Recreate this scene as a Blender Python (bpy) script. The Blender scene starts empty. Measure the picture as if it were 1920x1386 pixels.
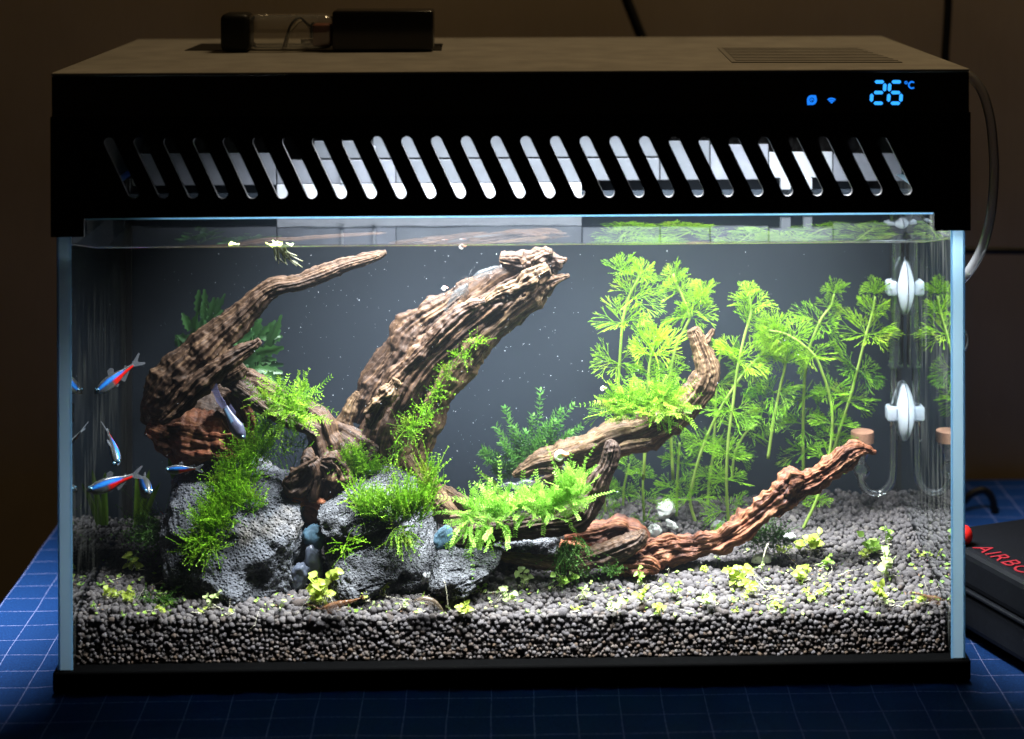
import bpy, math, random
import numpy as np
from mathutils import Vector, Matrix, Euler

SC = bpy.context.scene
COL = SC.collection
RNG = np.random.default_rng(7)
random.seed(7)

# ------------------------------------------------------------------ camera
CAM_LOC = np.array([-0.00318, -0.87904, 0.34905])
CAM_ROT = (1.56420, 0.00213, -0.03004)
F_PX = 3734.54                    # focal length in pixels of a 1920 wide frame
PX0, PY0 = 960 + 100.78, 693 - 862.78
cam_data = bpy.data.cameras.new("camera")
cam = bpy.data.objects.new("camera", cam_data)
COL.objects.link(cam)
cam.location = CAM_LOC
cam.rotation_euler = CAM_ROT
cam_data.sensor_width = 36.0
cam_data.sensor_fit = 'HORIZONTAL'
cam_data.lens = F_PX * 36.0 / 1920.0
cam_data.shift_x = -100.78 / 1920.0
cam_data.shift_y = -862.78 / 1920.0
cam_data.clip_start = 0.01
cam_data.clip_end = 20.0
cam_data.dof.use_dof = True
cam_data.dof.focus_distance = 0.93
cam_data.dof.aperture_fstop = 7.0
SC.camera = cam

# ------------------------------------------------------------------ world, lamps, exposure
world = bpy.data.worlds.new("World")
SC.world = world
world.use_nodes = True
_bg = world.node_tree.nodes["Background"]
_bg.inputs["Color"].default_value = (1.0, 0.72, 0.42, 1)
_bg.inputs["Strength"].default_value = 0.006

def area_lamp(name, loc, size, size_y, power, color, rot=(0, 0, 0), spread=180):
    d = bpy.data.lights.new(name, 'AREA')
    d.shape = 'RECTANGLE'
    d.size, d.size_y = size, size_y
    d.energy = power
    d.color = color
    d.spread = math.radians(spread)
    o = bpy.data.objects.new(name, d)
    COL.objects.link(o)
    o.location = loc
    o.rotation_euler = rot
    return o

LED_C = (0.030, 0.0190, 0.2640)
led_light = area_lamp("led_light", LED_C, 0.255, 0.037, 7.6, (0.95, 0.98, 1.0), spread=108)
rear_fill = area_lamp("led_light", (0.030, 0.075, 0.2640), 0.255, 0.03, 2.3, (0.93, 0.97, 1.0), spread=130)  # added fill lamp: softens shadows and brightens the panels behind the slots
# added spots outside the end panes, standing in for light leaving sideways
spill = []
for _s in (-1, 1):
    for _y in (.05, .10):
        _d = bpy.data.lights.new("added_spill_spot", 'SPOT')
        _d.energy, _d.color, _d.shadow_soft_size = 4.2, (.95, .98, 1.0), .004
        _d.spot_size, _d.spot_blend = math.radians(105), 1.0
        _o = bpy.data.objects.new("added_spill_spot", _d)
        COL.objects.link(_o)
        _o.location = (_s * .2030, _y, .150)
        _o.rotation_euler = Vector((_s * .85, .15, -1.0)).to_track_quat('-Z', 'Y').to_euler()
        spill.append(_o)
area_lamp("room_light", (0.22, 0.19, 1.15), 0.22, 0.2, 3.0, (1.0, 0.74, 0.40))
SC.view_settings.view_transform = 'Standard'
SC.view_settings.look = 'None'
SC.view_settings.exposure = 0.0
SC.view_settings.gamma = 1.0
SC.cycles.max_bounces = 12
SC.cycles.transparent_max_bounces = 32
SC.cycles.caustics_refractive = False
SC.cycles.caustics_reflective = False
SC.cycles.sample_clamp_indirect = 4.0

# ------------------------------------------------------------------ photograph pixel -> point in the place
_R = np.array(Euler(CAM_ROT, 'XYZ').to_matrix())

def P(x, y, Y):
    """Point of the place seen at photograph pixel (x, y), at depth Y."""
    d = _R @ np.array([(x - PX0) / F_PX, -(y - PY0) / F_PX, -1.0])
    t = (Y - CAM_LOC[1]) / d[1]
    return CAM_LOC + d * t

def S(Y):
    """Metres per photograph pixel at depth Y."""
    return (Y - CAM_LOC[1]) / F_PX

def PZ(x, y, z):
    d = _R @ np.array([(x - PX0) / F_PX, -(y - PY0) / F_PX, -1.0])
    return CAM_LOC + d * ((z - CAM_LOC[2]) / d[2])

# ------------------------------------------------------------------ object helpers
ORG = {}

def tag(o, label=None, cat=None, group=None, kind=None):
    for k, v in (("label", label), ("category", cat), ("group", group), ("kind", kind)):
        if v:
            o[k] = v
    return o

def thing(name, label, cat, loc=(0, 0, 0), group=None):
    o = bpy.data.objects.new(name, None)
    o.empty_display_size = 0.01
    COL.objects.link(o)
    o.location = loc
    ORG[o.name] = np.array(loc, float)
    return tag(o, label, cat, group)

def build_mesh(name, V, faces, mats, smooth=True, fmat=None, attrs=None):
    V = np.asarray(V, np.float32).reshape(-1, 3)
    arrs = faces if isinstance(faces, (list, tuple)) and len(faces) and isinstance(faces[0], np.ndarray) and faces[0].ndim == 2 else None
    me = bpy.data.meshes.new(name)
    if arrs is None and isinstance(faces, np.ndarray):
        arrs = [faces]
    if arrs is None:
        me.from_pydata(V.tolist(), [], [list(map(int, f)) for f in faces])
    else:
        me.vertices.add(len(V))
        me.vertices.foreach_set("co", V.ravel())
        nl = sum(a.size for a in arrs)
        npol = sum(len(a) for a in arrs)
        me.loops.add(nl)
        me.loops.foreach_set("vertex_index", np.concatenate([a.ravel() for a in arrs]).astype(np.int32))
        me.polygons.add(npol)
        lens = np.concatenate([np.full(len(a), a.shape[1]) for a in arrs])
        me.polygons.foreach_set("loop_start", np.concatenate([[0], np.cumsum(lens)[:-1]]).astype(np.int32))
        me.update(calc_edges=True)
    if not isinstance(mats, (list, tuple)):
        mats = [mats]
    for m in mats:
        me.materials.append(m)
    if fmat is not None:
        me.polygons.foreach_set("material_index", np.asarray(fmat, np.int32))
    if smooth:
        me.polygons.foreach_set("use_smooth", np.ones(len(me.polygons), bool))
    for k, a in (attrs or {}).items():
        a = np.asarray(a, np.float32)
        if a.ndim == 1:
            at = me.attributes.new(k, 'FLOAT', 'POINT')
            at.data.foreach_set("value", a)
        elif a.shape[1] == 3:
            at = me.attributes.new(k, 'FLOAT_VECTOR', 'POINT')
            at.data.foreach_set("vector", a.ravel())
        else:
            at = me.attributes.new(k, 'FLOAT_COLOR', 'POINT')
            at.data.foreach_set("color", a.ravel())
    me.validate()
    me.update()
    return me

def obj(name, V, faces, mats, parent=None, smooth=True, fmat=None, attrs=None, origin=None):
    V = np.asarray(V, float).reshape(-1, 3)
    o0 = ORG[parent.name] if parent is not None else (np.zeros(3) if origin is None else np.asarray(origin, float))
    me = build_mesh(name, V - o0, faces, mats, smooth, fmat, attrs)
    o = bpy.data.objects.new(name, me)
    COL.objects.link(o)
    if parent is not None:
        o.parent = parent
    else:
        o.location = o0
    ORG[o.name] = o0
    return o

def linked(name, me, parent, loc, rot=(0, 0, 0), scale=(1, 1, 1)):
    """An object that shares mesh data, at world loc under a parent that only translates."""
    o = bpy.data.objects.new(name, me)
    COL.objects.link(o)
    o.parent = parent
    o.location = np.asarray(loc) - ORG[parent.name]
    o.rotation_euler = rot
    o.scale = scale
    ORG[o.name] = np.asarray(loc, float)
    return o

class MB:
    """Collects simple shapes."""
    def __init__(s):
        s.V, s.F, s.n = [], [], 0
    def add(s, V, F):
        V = np.asarray(V, float)
        s.V.append(V)
        s.F += [[i + s.n for i in f] for f in F]
        s.n += len(V)
        return s
    def box(s, a, b, bev=0.0):
        a, b = np.minimum(a, b).astype(float), np.maximum(a, b).astype(float)
        if bev <= 0:
            V = [[(a, b)[i][0], (a, b)[j][1], (a, b)[k][2]] for i in (0, 1) for j in (0, 1) for k in (0, 1)]
            return s.add(V, [[0, 1, 3, 2], [4, 6, 7, 5], [0, 4, 5, 1], [2, 3, 7, 6], [0, 2, 6, 4], [1, 5, 7, 3]])
        # rounded box: superellipsoid-like grid through bmesh bevel
        import bmesh
        bm = bmesh.new()
        bmesh.ops.create_cube(bm, size=1)
        for v in bm.verts:
            v.co = Vector(((v.co.x + .5) * (b[0] - a[0]) + a[0], (v.co.y + .5) * (b[1] - a[1]) + a[1], (v.co.z + .5) * (b[2] - a[2]) + a[2]))
        bmesh.ops.bevel(bm, geom=list(bm.edges), offset=bev, segments=3, profile=.5, affect='EDGES')
        bm.verts.index_update()
        V = [v.co[:] for v in bm.verts]
        F = [[v.index for v in f.verts] for f in bm.faces]
        bm.free()
        return s.add(V, F)
    def tube(s, pts, r, n=10, cap=True):
        V, F = tube_mesh(pts, r, n, cap)
        return s.add(V, F)
    def xf(s, fn):
        s.V = [np.array([fn(p) for p in v]) for v in s.V]
        return s
    def build(s, name, mat, parent=None, smooth=False, origin=None):
        return obj(name, np.concatenate(s.V), s.F, mat, parent, smooth, origin=origin)

def catmull(pts, n):
    pts = np.asarray(pts, float)
    k = len(pts)
    if k == 2:
        t = np.linspace(0, 1, n)[:, None]
        return pts[0] * (1 - t) + pts[1] * t
    ext = np.vstack([2 * pts[0] - pts[1], pts, 2 * pts[-1] - pts[-2]])
    u = np.linspace(0, k - 1 - 1e-9, n)
    i = u.astype(int)
    t = (u - i)[:, None]
    p0, p1, p2, p3 = ext[i], ext[i + 1], ext[i + 2], ext[i + 3]
    return .5 * (2 * p1 + (p2 - p0) * t + (2 * p0 - 5 * p1 + 4 * p2 - p3) * t ** 2 + (3 * p1 - p0 - 3 * p2 + p3) * t ** 3)

def frames(C, ref=(0, -1, 0)):
    T = np.gradient(C, axis=0)
    T /= np.linalg.norm(T, axis=1)[:, None] + 1e-12
    N1 = np.cross(T, np.asarray(ref, float))
    L = np.linalg.norm(N1, axis=1)
    for i in range(len(N1)):
        if L[i] < 0.05:
            N1[i] = N1[i - 1] if i else np.cross(T[i], (0.3, 0.2, 1))
    N1 /= np.linalg.norm(N1, axis=1)[:, None] + 1e-12
    N2 = np.cross(T, N1)
    return T, N1, N2

def tube_mesh(pts, r, n=10, cap=True, ref=(0, -1, 0)):
    C = np.asarray(pts, float)
    r = np.broadcast_to(np.asarray(r, float), (len(C),))
    T, N1, N2 = frames(C, ref)
    a = np.linspace(0, 2 * np.pi, n, endpoint=False)
    V = C[:, None] + r[:, None, None] * (np.cos(a)[None, :, None] * N1[:, None] + np.sin(a)[None, :, None] * N2[:, None])
    m = len(C)
    F = []
    for i in range(m - 1):
        for j in range(n):
            k = (j + 1) % n
            F.append([i * n + j, i * n + k, (i + 1) * n + k, (i + 1) * n + j])
    if cap:
        F.append(list(range(n))[::-1])
        F.append([(m - 1) * n + j for j in range(n)])
    return V.reshape(-1, 3), F

# ------------------------------------------------------------------ numpy noise
def _hash(ix, iy, iz, s):
    h = (ix.astype(np.int64) * 374761393 + iy.astype(np.int64) * 668265263 + iz.astype(np.int64) * 2147483647 + s * 974711) & 0xFFFFFFFF
    h = ((h ^ (h >> 13)) * 1274126177) & 0xFFFFFFFF
    h = ((h ^ (h >> 16)) * 2246822519) & 0xFFFFFFFF
    return ((h ^ (h >> 15)) & 0xFFFFFF) / float(0xFFFFFF)

def vnoise(p, s=0):
    p = np.asarray(p, float)
    i = np.floor(p)
    f = p - i
    f = f * f * f * (f * (f * 6 - 15) + 10)
    i = i.astype(np.int64)
    r = 0
    for a in (0, 1):
        for b in (0, 1):
            for c in (0, 1):
                w = (f[:, 0] if a else 1 - f[:, 0]) * (f[:, 1] if b else 1 - f[:, 1]) * (f[:, 2] if c else 1 - f[:, 2])
                r = r + w * _hash(i[:, 0] + a, i[:, 1] + b, i[:, 2] + c, s)
    return r * 2 - 1

def fbm(p, o=4, s=0, gain=.5):
    p = np.asarray(p, float)
    r, a = 0, 1.0
    for k in range(o):
        r = r + a * vnoise(p * 2 ** k + 17.3 * k, s + k)
        a *= gain
    return r

def ridged(p, o=4, s=0):
    r, a = 0, 1.0
    for k in range(o):
        r = r + a * (1 - np.abs(vnoise(np.asarray(p) * 2 ** k + 9.1 * k, s + k)) * 2)
        a *= .5
    return r / 2

def worley(p, s=0):
    p = np.asarray(p, float)
    i = np.floor(p).astype(np.int64)
    d1 = np.full(len(p), 9.0)
    for a in (-1, 0, 1):
        for b in (-1, 0, 1):
            for c in (-1, 0, 1):
                q = i + np.array([a, b, c])
                o = np.stack([_hash(q[:, 0], q[:, 1], q[:, 2], s + k) for k in (1, 2, 3)], 1)
                d1 = np.minimum(d1, ((q + o - p) ** 2).sum(1))
    return np.sqrt(d1)

_ICO = {}
def ico(sub):
    if sub not in _ICO:
        import bmesh
        bm = bmesh.new()
        bmesh.ops.create_icosphere(bm, subdivisions=sub, radius=1)
        bm.verts.index_update()
        V = np.array([v.co[:] for v in bm.verts])
        F = np.array([[v.index for v in f.verts] for f in bm.faces], np.int32)
        bm.free()
        _ICO[sub] = (V, F)
    return _ICO[sub]

# ------------------------------------------------------------------ materials
def newmat(name):
    m = bpy.data.materials.new(name)
    m.use_nodes = True
    nt = m.node_tree
    nt.nodes.clear()
    return m, nt, nt.nodes.new('ShaderNodeOutputMaterial')

def nd(nt, typ, **kw):
    n = nt.nodes.new('ShaderNode' + typ)
    for k, v in kw.items():
        key = k.replace('_', ' ')
        if key in n.inputs or (k.startswith('i') and k[1:].isdigit()):
            s = n.inputs[int(k[1:])] if k.startswith('i') and k[1:].isdigit() else n.inputs[key]
            if isinstance(v, bpy.types.NodeSocket):
                nt.links.new(v, s)
            else:
                if isinstance(v, tuple) and len(v) == 3 and s.type == 'RGBA':
                    v = v + (1,)
                s.default_value = v
        else:
            setattr(n, k, v)
    return n

def ramp(nt, fac, stops):
    n = nt.nodes.new('ShaderNodeValToRGB')
    nt.links.new(fac, n.inputs[0])
    e = n.color_ramp.elements
    while len(e) < len(stops):
        e.new(.5)
    for k, (p, c) in zip(e, stops):
        k.position = p
        k.color = (c + (1,)) if isinstance(c, tuple) and len(c) == 3 else (c if isinstance(c, tuple) else (c, c, c, 1))
    return n.outputs[0]

def mixc(nt, fac, a, b, mode='MIX'):
    n = nt.nodes.new('ShaderNodeMix')
    n.data_type = 'RGBA'
    n.blend_type = mode
    for i, v in ((0, fac), (6, a), (7, b)):
        if isinstance(v, bpy.types.NodeSocket):
            nt.links.new(v, n.inputs[i])
        else:
            n.inputs[i].default_value = (v + (1,)) if isinstance(v, tuple) and len(v) == 3 else v
    return n.outputs[2]

def objco(nt):
    return nd(nt, 'TexCoord').outputs['Object']

def mapping(nt, vec, scale):
    return nd(nt, 'Mapping', Vector=vec, Scale=scale).outputs[0]

def bump(nt, h, strength=.4, dist=.001, normal=None):
    n = nd(nt, 'Bump', Height=h, Strength=strength, Distance=dist)
    if normal is not None:
        nt.links.new(normal, n.inputs['Normal'])
    return n.outputs[0]

def simple(name, col, rough=.5, metal=0.0, spec=.5, noise=0.0, nscale=200, bumpd=0.0, emis=None, estr=0.0):
    m, nt, out = newmat(name)
    c = col
    b = nd(nt, 'BsdfPrincipled', Roughness=rough, Metallic=metal)
    b.inputs['Specular IOR Level'].default_value = spec
    if noise > 0 or bumpd > 0:
        nz = nd(nt, 'TexNoise', Vector=objco(nt), Scale=float(nscale), Detail=5.0)
        if noise > 0:
            lo = tuple(x * (1 - noise) for x in col)
            hi = tuple(min(1, x * (1 + noise)) for x in col)
            nt.links.new(ramp(nt, nz.outputs[0], [(.3, lo), (.7, hi)]), b.inputs['Base Color'])
        else:
            b.inputs['Base Color'].default_value = col + (1,)
        if bumpd > 0:
            nt.links.new(bump(nt, nz.outputs[0], .5, bumpd), b.inputs['Normal'])
    else:
        b.inputs['Base Color'].default_value = col + (1,)
    if emis:
        b.inputs['Emission Color'].default_value = emis + (1,)
        b.inputs['Emission Strength'].default_value = estr
    nt.links.new(b.outputs[0], out.inputs[0])
    return m

def thin_glass(name, ior=1.45, tint=(1, 1, 1), rough=0.0, frost=0.0, frostcol=(.8, .85, .9), boost=1.0):
    """Glass film: transparent and glossy mixed by Fresnel, optionally with a little haze."""
    m, nt, out = newmat(name)
    fr = nd(nt, 'Fresnel', IOR=ior)
    fac = fr.outputs[0]
    if boost != 1.0:
        fac = nd(nt, 'Math', operation='MULTIPLY', i0=fac, i1=boost, use_clamp=True).outputs[0]
    t = nd(nt, 'BsdfTransparent', Color=tint).outputs[0]
    if frost > 0:
        dd = nd(nt, 'AddShader', i0=nd(nt, 'BsdfDiffuse', Color=frostcol).outputs[0], i1=nd(nt, 'BsdfTranslucent', Color=frostcol).outputs[0]).outputs[0]
        t = nd(nt, 'MixShader', i0=frost, i1=t, i2=dd).outputs[0]
    g = nd(nt, 'BsdfGlossy', Color=(1, 1, 1), Roughness=rough).outputs[0]
    mx = nd(nt, 'MixShader', i0=fac, i1=t, i2=g)
    nt.links.new(mx.outputs[0], out.inputs[0])
    return m

def leaf_mat(name, dark, light, transl=.45, spec=.35, vary=.12, dead=None):
    m, nt, out = newmat(name)
    oi = nd(nt, 'ObjectInfo')
    nz = nd(nt, 'TexNoise', Vector=objco(nt), Scale=90.0, Detail=2.0)
    at = nd(nt, 'Attribute', attribute_name='tint')
    s = nd(nt, 'Math', operation='ADD', i0=nz.outputs[0], i1=at.outputs['Fac'])
    s2 = nd(nt, 'Math', operation='MULTIPLY_ADD', i0=oi.outputs['Random'], i1=vary * 2, i2=s.outputs[0])
    c = ramp(nt, s2.outputs[0], [(.25, dark), (1.0, light)])
    if dead:
        nd2 = nd(nt, 'TexNoise', Vector=nd(nt, 'NewGeometry').outputs['Position'], Scale=110.0, Detail=3.0)
        c = mixc(nt, ramp(nt, nd2.outputs[0], [(.57, 0.0), (.72, .75)]), c, dead)
    b = nd(nt, 'BsdfPrincipled', Base_Color=c, Roughness=.45)
    b.inputs['Specular IOR Level'].default_value = spec
    t = nd(nt, 'BsdfTranslucent', Color=c)
    mx = nd(nt, 'MixShader', i0=transl, i1=b.outputs[0], i2=t.outputs[0])
    nt.links.new(mx.outputs[0], out.inputs[0])
    return m

def wood_mat(name, dark, mid, light, streak=900.0, red=None):
    m, nt, out = newmat(name)
    g = nd(nt, 'Attribute', attribute_name='grain').outputs['Vector']
    v1 = mapping(nt, g, (60.0, streak, streak))
    n1 = nd(nt, 'TexNoise', Vector=v1, Scale=1.0, Detail=6.0, Roughness=.62)
    n2 = nd(nt, 'TexNoise', Vector=objco(nt), Scale=45.0, Detail=4.0, Roughness=.6)
    n3 = nd(nt, 'TexNoise', Vector=objco(nt), Scale=420.0, Detail=3.0)
    s = nd(nt, 'Math', operation='MULTIPLY_ADD', i0=n2.outputs[0], i1=.30, i2=nd(nt, 'Math', operation='MULTIPLY', i0=n1.outputs[0], i1=.70).outputs[0])
    c = ramp(nt, s.outputs[0], [(.36, dark), (.5, mid), (.66, light)])
    if red:
        c = mixc(nt, ramp(nt, n2.outputs[0], [(.52, 0.0), (.66, .8)]), c, red)
    sp = ramp(nt, n3.outputs[0], [(.3, .72), (.55, 1.08)])
    c = mixc(nt, 1.0, c, sp, 'MULTIPLY')
    h = nd(nt, 'Math', operation='MULTIPLY_ADD', i0=n3.outputs[0], i1=.35, i2=n1.outputs[0])
    b = nd(nt, 'BsdfPrincipled', Base_Color=c, Roughness=.62, Normal=bump(nt, h.outputs[0], .9, .0012))
    b.inputs['Specular IOR Level'].default_value = .3
    nt.links.new(b.outputs[0], out.inputs[0])
    return m

def rock_mat(name, dark, light, warm=None, pore=650.0):
    m, nt, out = newmat(name)
    co = objco(nt)
    n1 = nd(nt, 'TexNoise', Vector=co, Scale=70.0, Detail=6.0, Roughness=.65)
    n2 = nd(nt, 'TexNoise', Vector=co, Scale=900.0, Detail=3.0)
    vo = nd(nt, 'TexVoronoi', Vector=co, Scale=pore)
    c = ramp(nt, n1.outputs[0], [(.32, dark), (.68, light)])
    if warm:
        nw = nd(nt, 'TexNoise', Vector=co, Scale=38.0, Detail=3.0)
        c = mixc(nt, ramp(nt, nw.outputs[0], [(.56, 0.0), (.7, .65)]), c, warm)
    c = mixc(nt, 1.0, c, ramp(nt, n2.outputs[0], [(.3, .6), (.7, 1.25)]), 'MULTIPLY')
    pit = ramp(nt, vo.outputs['Distance'], [(.12, 0.0), (.5, 1.0)])
    h = nd(nt, 'Math', operation='MULTIPLY_ADD', i0=n2.outputs[0], i1=.6, i2=pit)
    b = nd(nt, 'BsdfPrincipled', Base_Color=c, Roughness=.85, Normal=bump(nt, h.outputs[0], 1.0, .0014))
    b.inputs['Specular IOR Level'].default_value = .2
    nt.links.new(b.outputs[0], out.inputs[0])
    return m

MAT = {}
MAT['black'] = simple('black_plastic', (.006, .006, .0065), .45, spec=.25, bumpd=.00004, nscale=2500)
MAT['base'] = simple('base_black_plastic', (.0018, .0018, .0018), 1.0, spec=0.0)
MAT['black_gloss'] = simple('black_gloss', (.008, .008, .009), .2, spec=.5)
MAT['lid'] = simple('pale_lid_plastic', (.27, .255, .235), .55, spec=.3, noise=.16, nscale=60, bumpd=.00004)  # lid paler than the black hood panels, faintly mottled
MAT['vent'] = simple('vent_mesh_plastic', (.21, .20, .185), .6, spec=.3, noise=.1, nscale=500)
MAT['panel_dark'] = simple('back_panel_plastic', (.0125, .018, .026), .55, spec=.25, noise=.10, nscale=12)
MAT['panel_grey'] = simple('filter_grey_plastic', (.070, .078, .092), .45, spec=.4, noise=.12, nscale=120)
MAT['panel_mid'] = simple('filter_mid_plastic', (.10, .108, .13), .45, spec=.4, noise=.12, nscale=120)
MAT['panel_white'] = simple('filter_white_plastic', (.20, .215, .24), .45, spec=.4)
MAT['reflection_pale'] = simple('pale_reflection_strip', (.34, .36, .40), .45, spec=.4, noise=.2, nscale=60)
MAT['led'] = simple('led_diffuser', (.8, .8, .8), .5, emis=(.95, .98, 1.0), estr=.4)
MAT['display'] = simple('display_blue', (.0, .02, .08), .5, emis=(.012, .22, 1.0), estr=1.1)
MAT['digit'] = simple('display_blue_digit', (.0, .02, .08), .5, emis=(.03, .33, 1.0), estr=1.6)
MAT['display_dim'] = simple('display_label_print', (.035, .035, .037), .6)
MAT['white_plastic'] = simple('white_silicone', (.82, .86, .9), .4, spec=.4)
MAT['cord'] = simple('black_rubber', (.012, .012, .012), .5, spec=.3)
MAT['red'] = simple('red_plastic', (.6, .015, .012), .35)
MAT['redprint'] = simple('red_lettering', (.22, .008, .014), .5)
MAT['ceramic'] = simple('ceramic_disc', (.46, .24, .15), .8, noise=.12, nscale=800, bumpd=.0001)
MAT['putty'] = simple('blue_putty', (.035, .085, .125), .8, noise=.35, nscale=250, bumpd=.0006)
MAT['whitestone'] = simple('white_stone', (.78, .8, .76), .75, noise=.1, nscale=250, bumpd=.0006)
MAT['bluestone'] = simple('smooth_blue_stone', (.085, .10, .135), .35, noise=.35, nscale=300, bumpd=.0002)
MAT['greystone'] = simple('grey_stone', (.32, .33, .33), .7, noise=.3, nscale=300, bumpd=.0005)
# ------------------------------------------------------------------ room: wall, floor, table with its cloth
def wall_material():
    m, nt, out = newmat('wall_paper')
    co = objco(nt)
    w = nd(nt, 'TexNoise', Vector=mapping(nt, co, (900, 900, 60)), Scale=1.0, Detail=3.0)
    n = nd(nt, 'TexNoise', Vector=co, Scale=9.0, Detail=5.0)
    c = ramp(nt, n.outputs[0], [(.3, (.44, .34, .23)), (.7, (.56, .44, .31))])
    c = mixc(nt, 1.0, c, ramp(nt, w.outputs[0], [(.3, .97), (.7, 1.02)]), 'MULTIPLY')
    b = nd(nt, 'BsdfPrincipled', Base_Color=c, Roughness=.85, Normal=bump(nt, w.outputs[0], .2, .0003))
    nt.links.new(b.outputs[0], out.inputs[0])
    return m

def cloth_material():
    m, nt, out = newmat('blue_cloth_print')
    co = nd(nt, 'TexCoord').outputs['Object']
    wob = nd(nt, 'TexNoise', Vector=co, Scale=22.0, Detail=1.0)
    off = nd(nt, 'VectorMath', operation='SCALE', i0=wob.outputs['Color'])
    off.inputs['Scale'].default_value = .0022
    v = nd(nt, 'VectorMath', operation='ADD', i0=co, i1=off.outputs[0])
    sep = nd(nt, 'SeparateXYZ', Vector=v.outputs[0])
    def line(s, pitch, w):
        a = nd(nt, 'Math', operation='DIVIDE', i0=s, i1=pitch)
        f = nd(nt, 'Math', operation='FRACT', i0=a.outputs[0])
        d = nd(nt, 'Math', operation='ABSOLUTE', i0=nd(nt, 'Math', operation='SUBTRACT', i0=f.outputs[0], i1=.5).outputs[0])
        return nd(nt, 'Math', operation='LESS_THAN', i0=d.outputs[0], i1=w).outputs[0]
    l = nd(nt, 'Math', operation='MAXIMUM', i0=line(sep.outputs[0], .0187, .0105), i1=line(sep.outputs[1], .0187, .0125)).outputs[0]
    weave = nd(nt, 'TexNoise', Vector=co, Scale=1400.0, Detail=2.0)
    base = ramp(nt, weave.outputs[0], [(.3, (.0010, .0125, .056)), (.7, (.0026, .023, .090))])
    st = ramp(nt, nd(nt, 'TexNoise', Vector=co, Scale=900.0).outputs[0], [(.35, .3), (.55, 1.0)])
    lf = nd(nt, 'Math', operation='MULTIPLY', i0=l, i1=st)
    c = mixc(nt, lf.outputs[0], base, (.11, .125, .24))
    b = nd(nt, 'BsdfPrincipled', Base_Color=c, Roughness=.9, Normal=bump(nt, weave.outputs[0], .5, .0003))
    b.inputs['Specular IOR Level'].default_value = .1
    nt.links.new(b.outputs[0], out.inputs[0])
    return m

WALL_Y = 0.315
tag(MB().box((-2.0, WALL_Y, -0.9), (2.0, WALL_Y + .05, 1.6)).build('wall', wall_material()), kind='structure')
tag(MB().box((-2.0, -2.0, -0.78), (2.0, WALL_Y, -0.75)).build('floor', simple('dark_floor', (.05, .04, .03), .6)), kind='structure')

_tx0 = PZ(55, 1055, 0)[0]
table_parts = []
def table_cloth():
    n, m = 120, 90
    X = np.linspace(_tx0, .75, n)
    Yv = np.linspace(-.42, WALL_Y - .012, m)
    XX, YY = np.meshgrid(X, Yv, indexing='ij')
    pts = np.stack([XX.ravel(), YY.ravel(), np.zeros(XX.size)], 1)
    z = .0012 * fbm(pts * [9, 9, 1], 3, 5)
    keep = (np.abs(pts[:, 0]) < .21) & (pts[:, 1] > -.01) & (pts[:, 1] < .21)
    z = np.where(keep, -.0006, z - .0016)
    pts[:, 2] = z
    idx = np.arange(n * m).reshape(n, m)
    F = np.stack([idx[:-1, :-1], idx[1:, :-1], idx[1:, 1:], idx[:-1, 1:]], -1).reshape(-1, 4)
    t = thing('table', 'table spread with a blue cloth printed with thin pale grid lines', 'table', (0, 0, -.02))
    obj('tablecloth', pts, F, cloth_material(), t)
    b = MB().box((_tx0 + .002, -.418, -.03), (.748, WALL_Y - .014, -.0045))
    b.build('tabletop', simple('table_wood', (.16, .10, .06), .5, noise=.3, nscale=30), t)
    table_parts.append(bpy.data.objects['tablecloth'])
    for sx in (_tx0 + .04, .71):
        for sy in (-.38, WALL_Y - .06):
            MB().box((sx - .02, sy - .02, -.75), (sx + .02, sy + .02, -.03)).build('leg', MAT['black'], t)
table_cloth()

# Lamp light linked off cloth, wall and floor, standing in for total internal reflection
_ll = bpy.data.collections.new('led_receivers')
for _o in table_parts + [bpy.data.objects['wall'], bpy.data.objects['floor']]:
    _ll.objects.link(_o)
    _ll.collection_objects[-1].light_linking.link_state = 'EXCLUDE'
led_light.light_linking.receiver_collection = _ll
rear_fill.light_linking.receiver_collection = _ll
_sl = bpy.data.collections.new('spill_receivers')
for _o in table_parts:
    _sl.objects.link(_o)
for _s in spill:
    _s.light_linking.receiver_collection = _sl

# ------------------------------------------------------------------ aquarium tank
Z1, ZEAR, ZRIM, ZTOP, ZW = 0.00955, 0.2005, 0.2073, 0.2723, 0.1935
XI, XO, YB = 0.1945, 0.2, 0.128

def pane_inner_material():
    """Inner face of a side pane against the water: total internal reflection at low angles, with smears of dirt."""
    m, nt, out = newmat('side_pane_inner_face')
    fr = nd(nt, 'Fresnel', IOR=.752)
    co = objco(nt)
    n = nd(nt, 'TexNoise', Vector=mapping(nt, co, (1, 260, 34)), Scale=1.0, Detail=4.0)
    n2 = nd(nt, 'TexNoise', Vector=mapping(nt, co, (1, 30, 22)), Scale=1.0, Detail=2.0)
    dirt = nd(nt, 'Math', operation='MULTIPLY', i0=ramp(nt, n.outputs[0], [(.45, 0.0), (.8, .22)]), i1=ramp(nt, n2.outputs[0], [(.4, .15), (.7, .6)]))
    t = nd(nt, 'BsdfTransparent', Color=(.95, .98, 1.0))
    g = nd(nt, 'BsdfGlossy', Color=(.80, .84, .86), Roughness=.025)
    mx = nd(nt, 'MixShader', i0=fr.outputs[0], i1=t.outputs[0], i2=g.outputs[0])
    d = nd(nt, 'MixShader', i0=dirt.outputs[0], i1=mx.outputs[0], i2=nd(nt, 'BsdfDiffuse', Color=(.55, .57, .5)).outputs[0])
    nt.links.new(d.outputs[0], out.inputs[0])
    return m

def clear_pane_material(name, col=(.98, .99, 1.0)):
    m, nt, out = newmat(name)
    t = nd(nt, 'BsdfTransparent', Color=col)
    nt.links.new(t.outputs[0], out.inputs[0])
    return m

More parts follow.
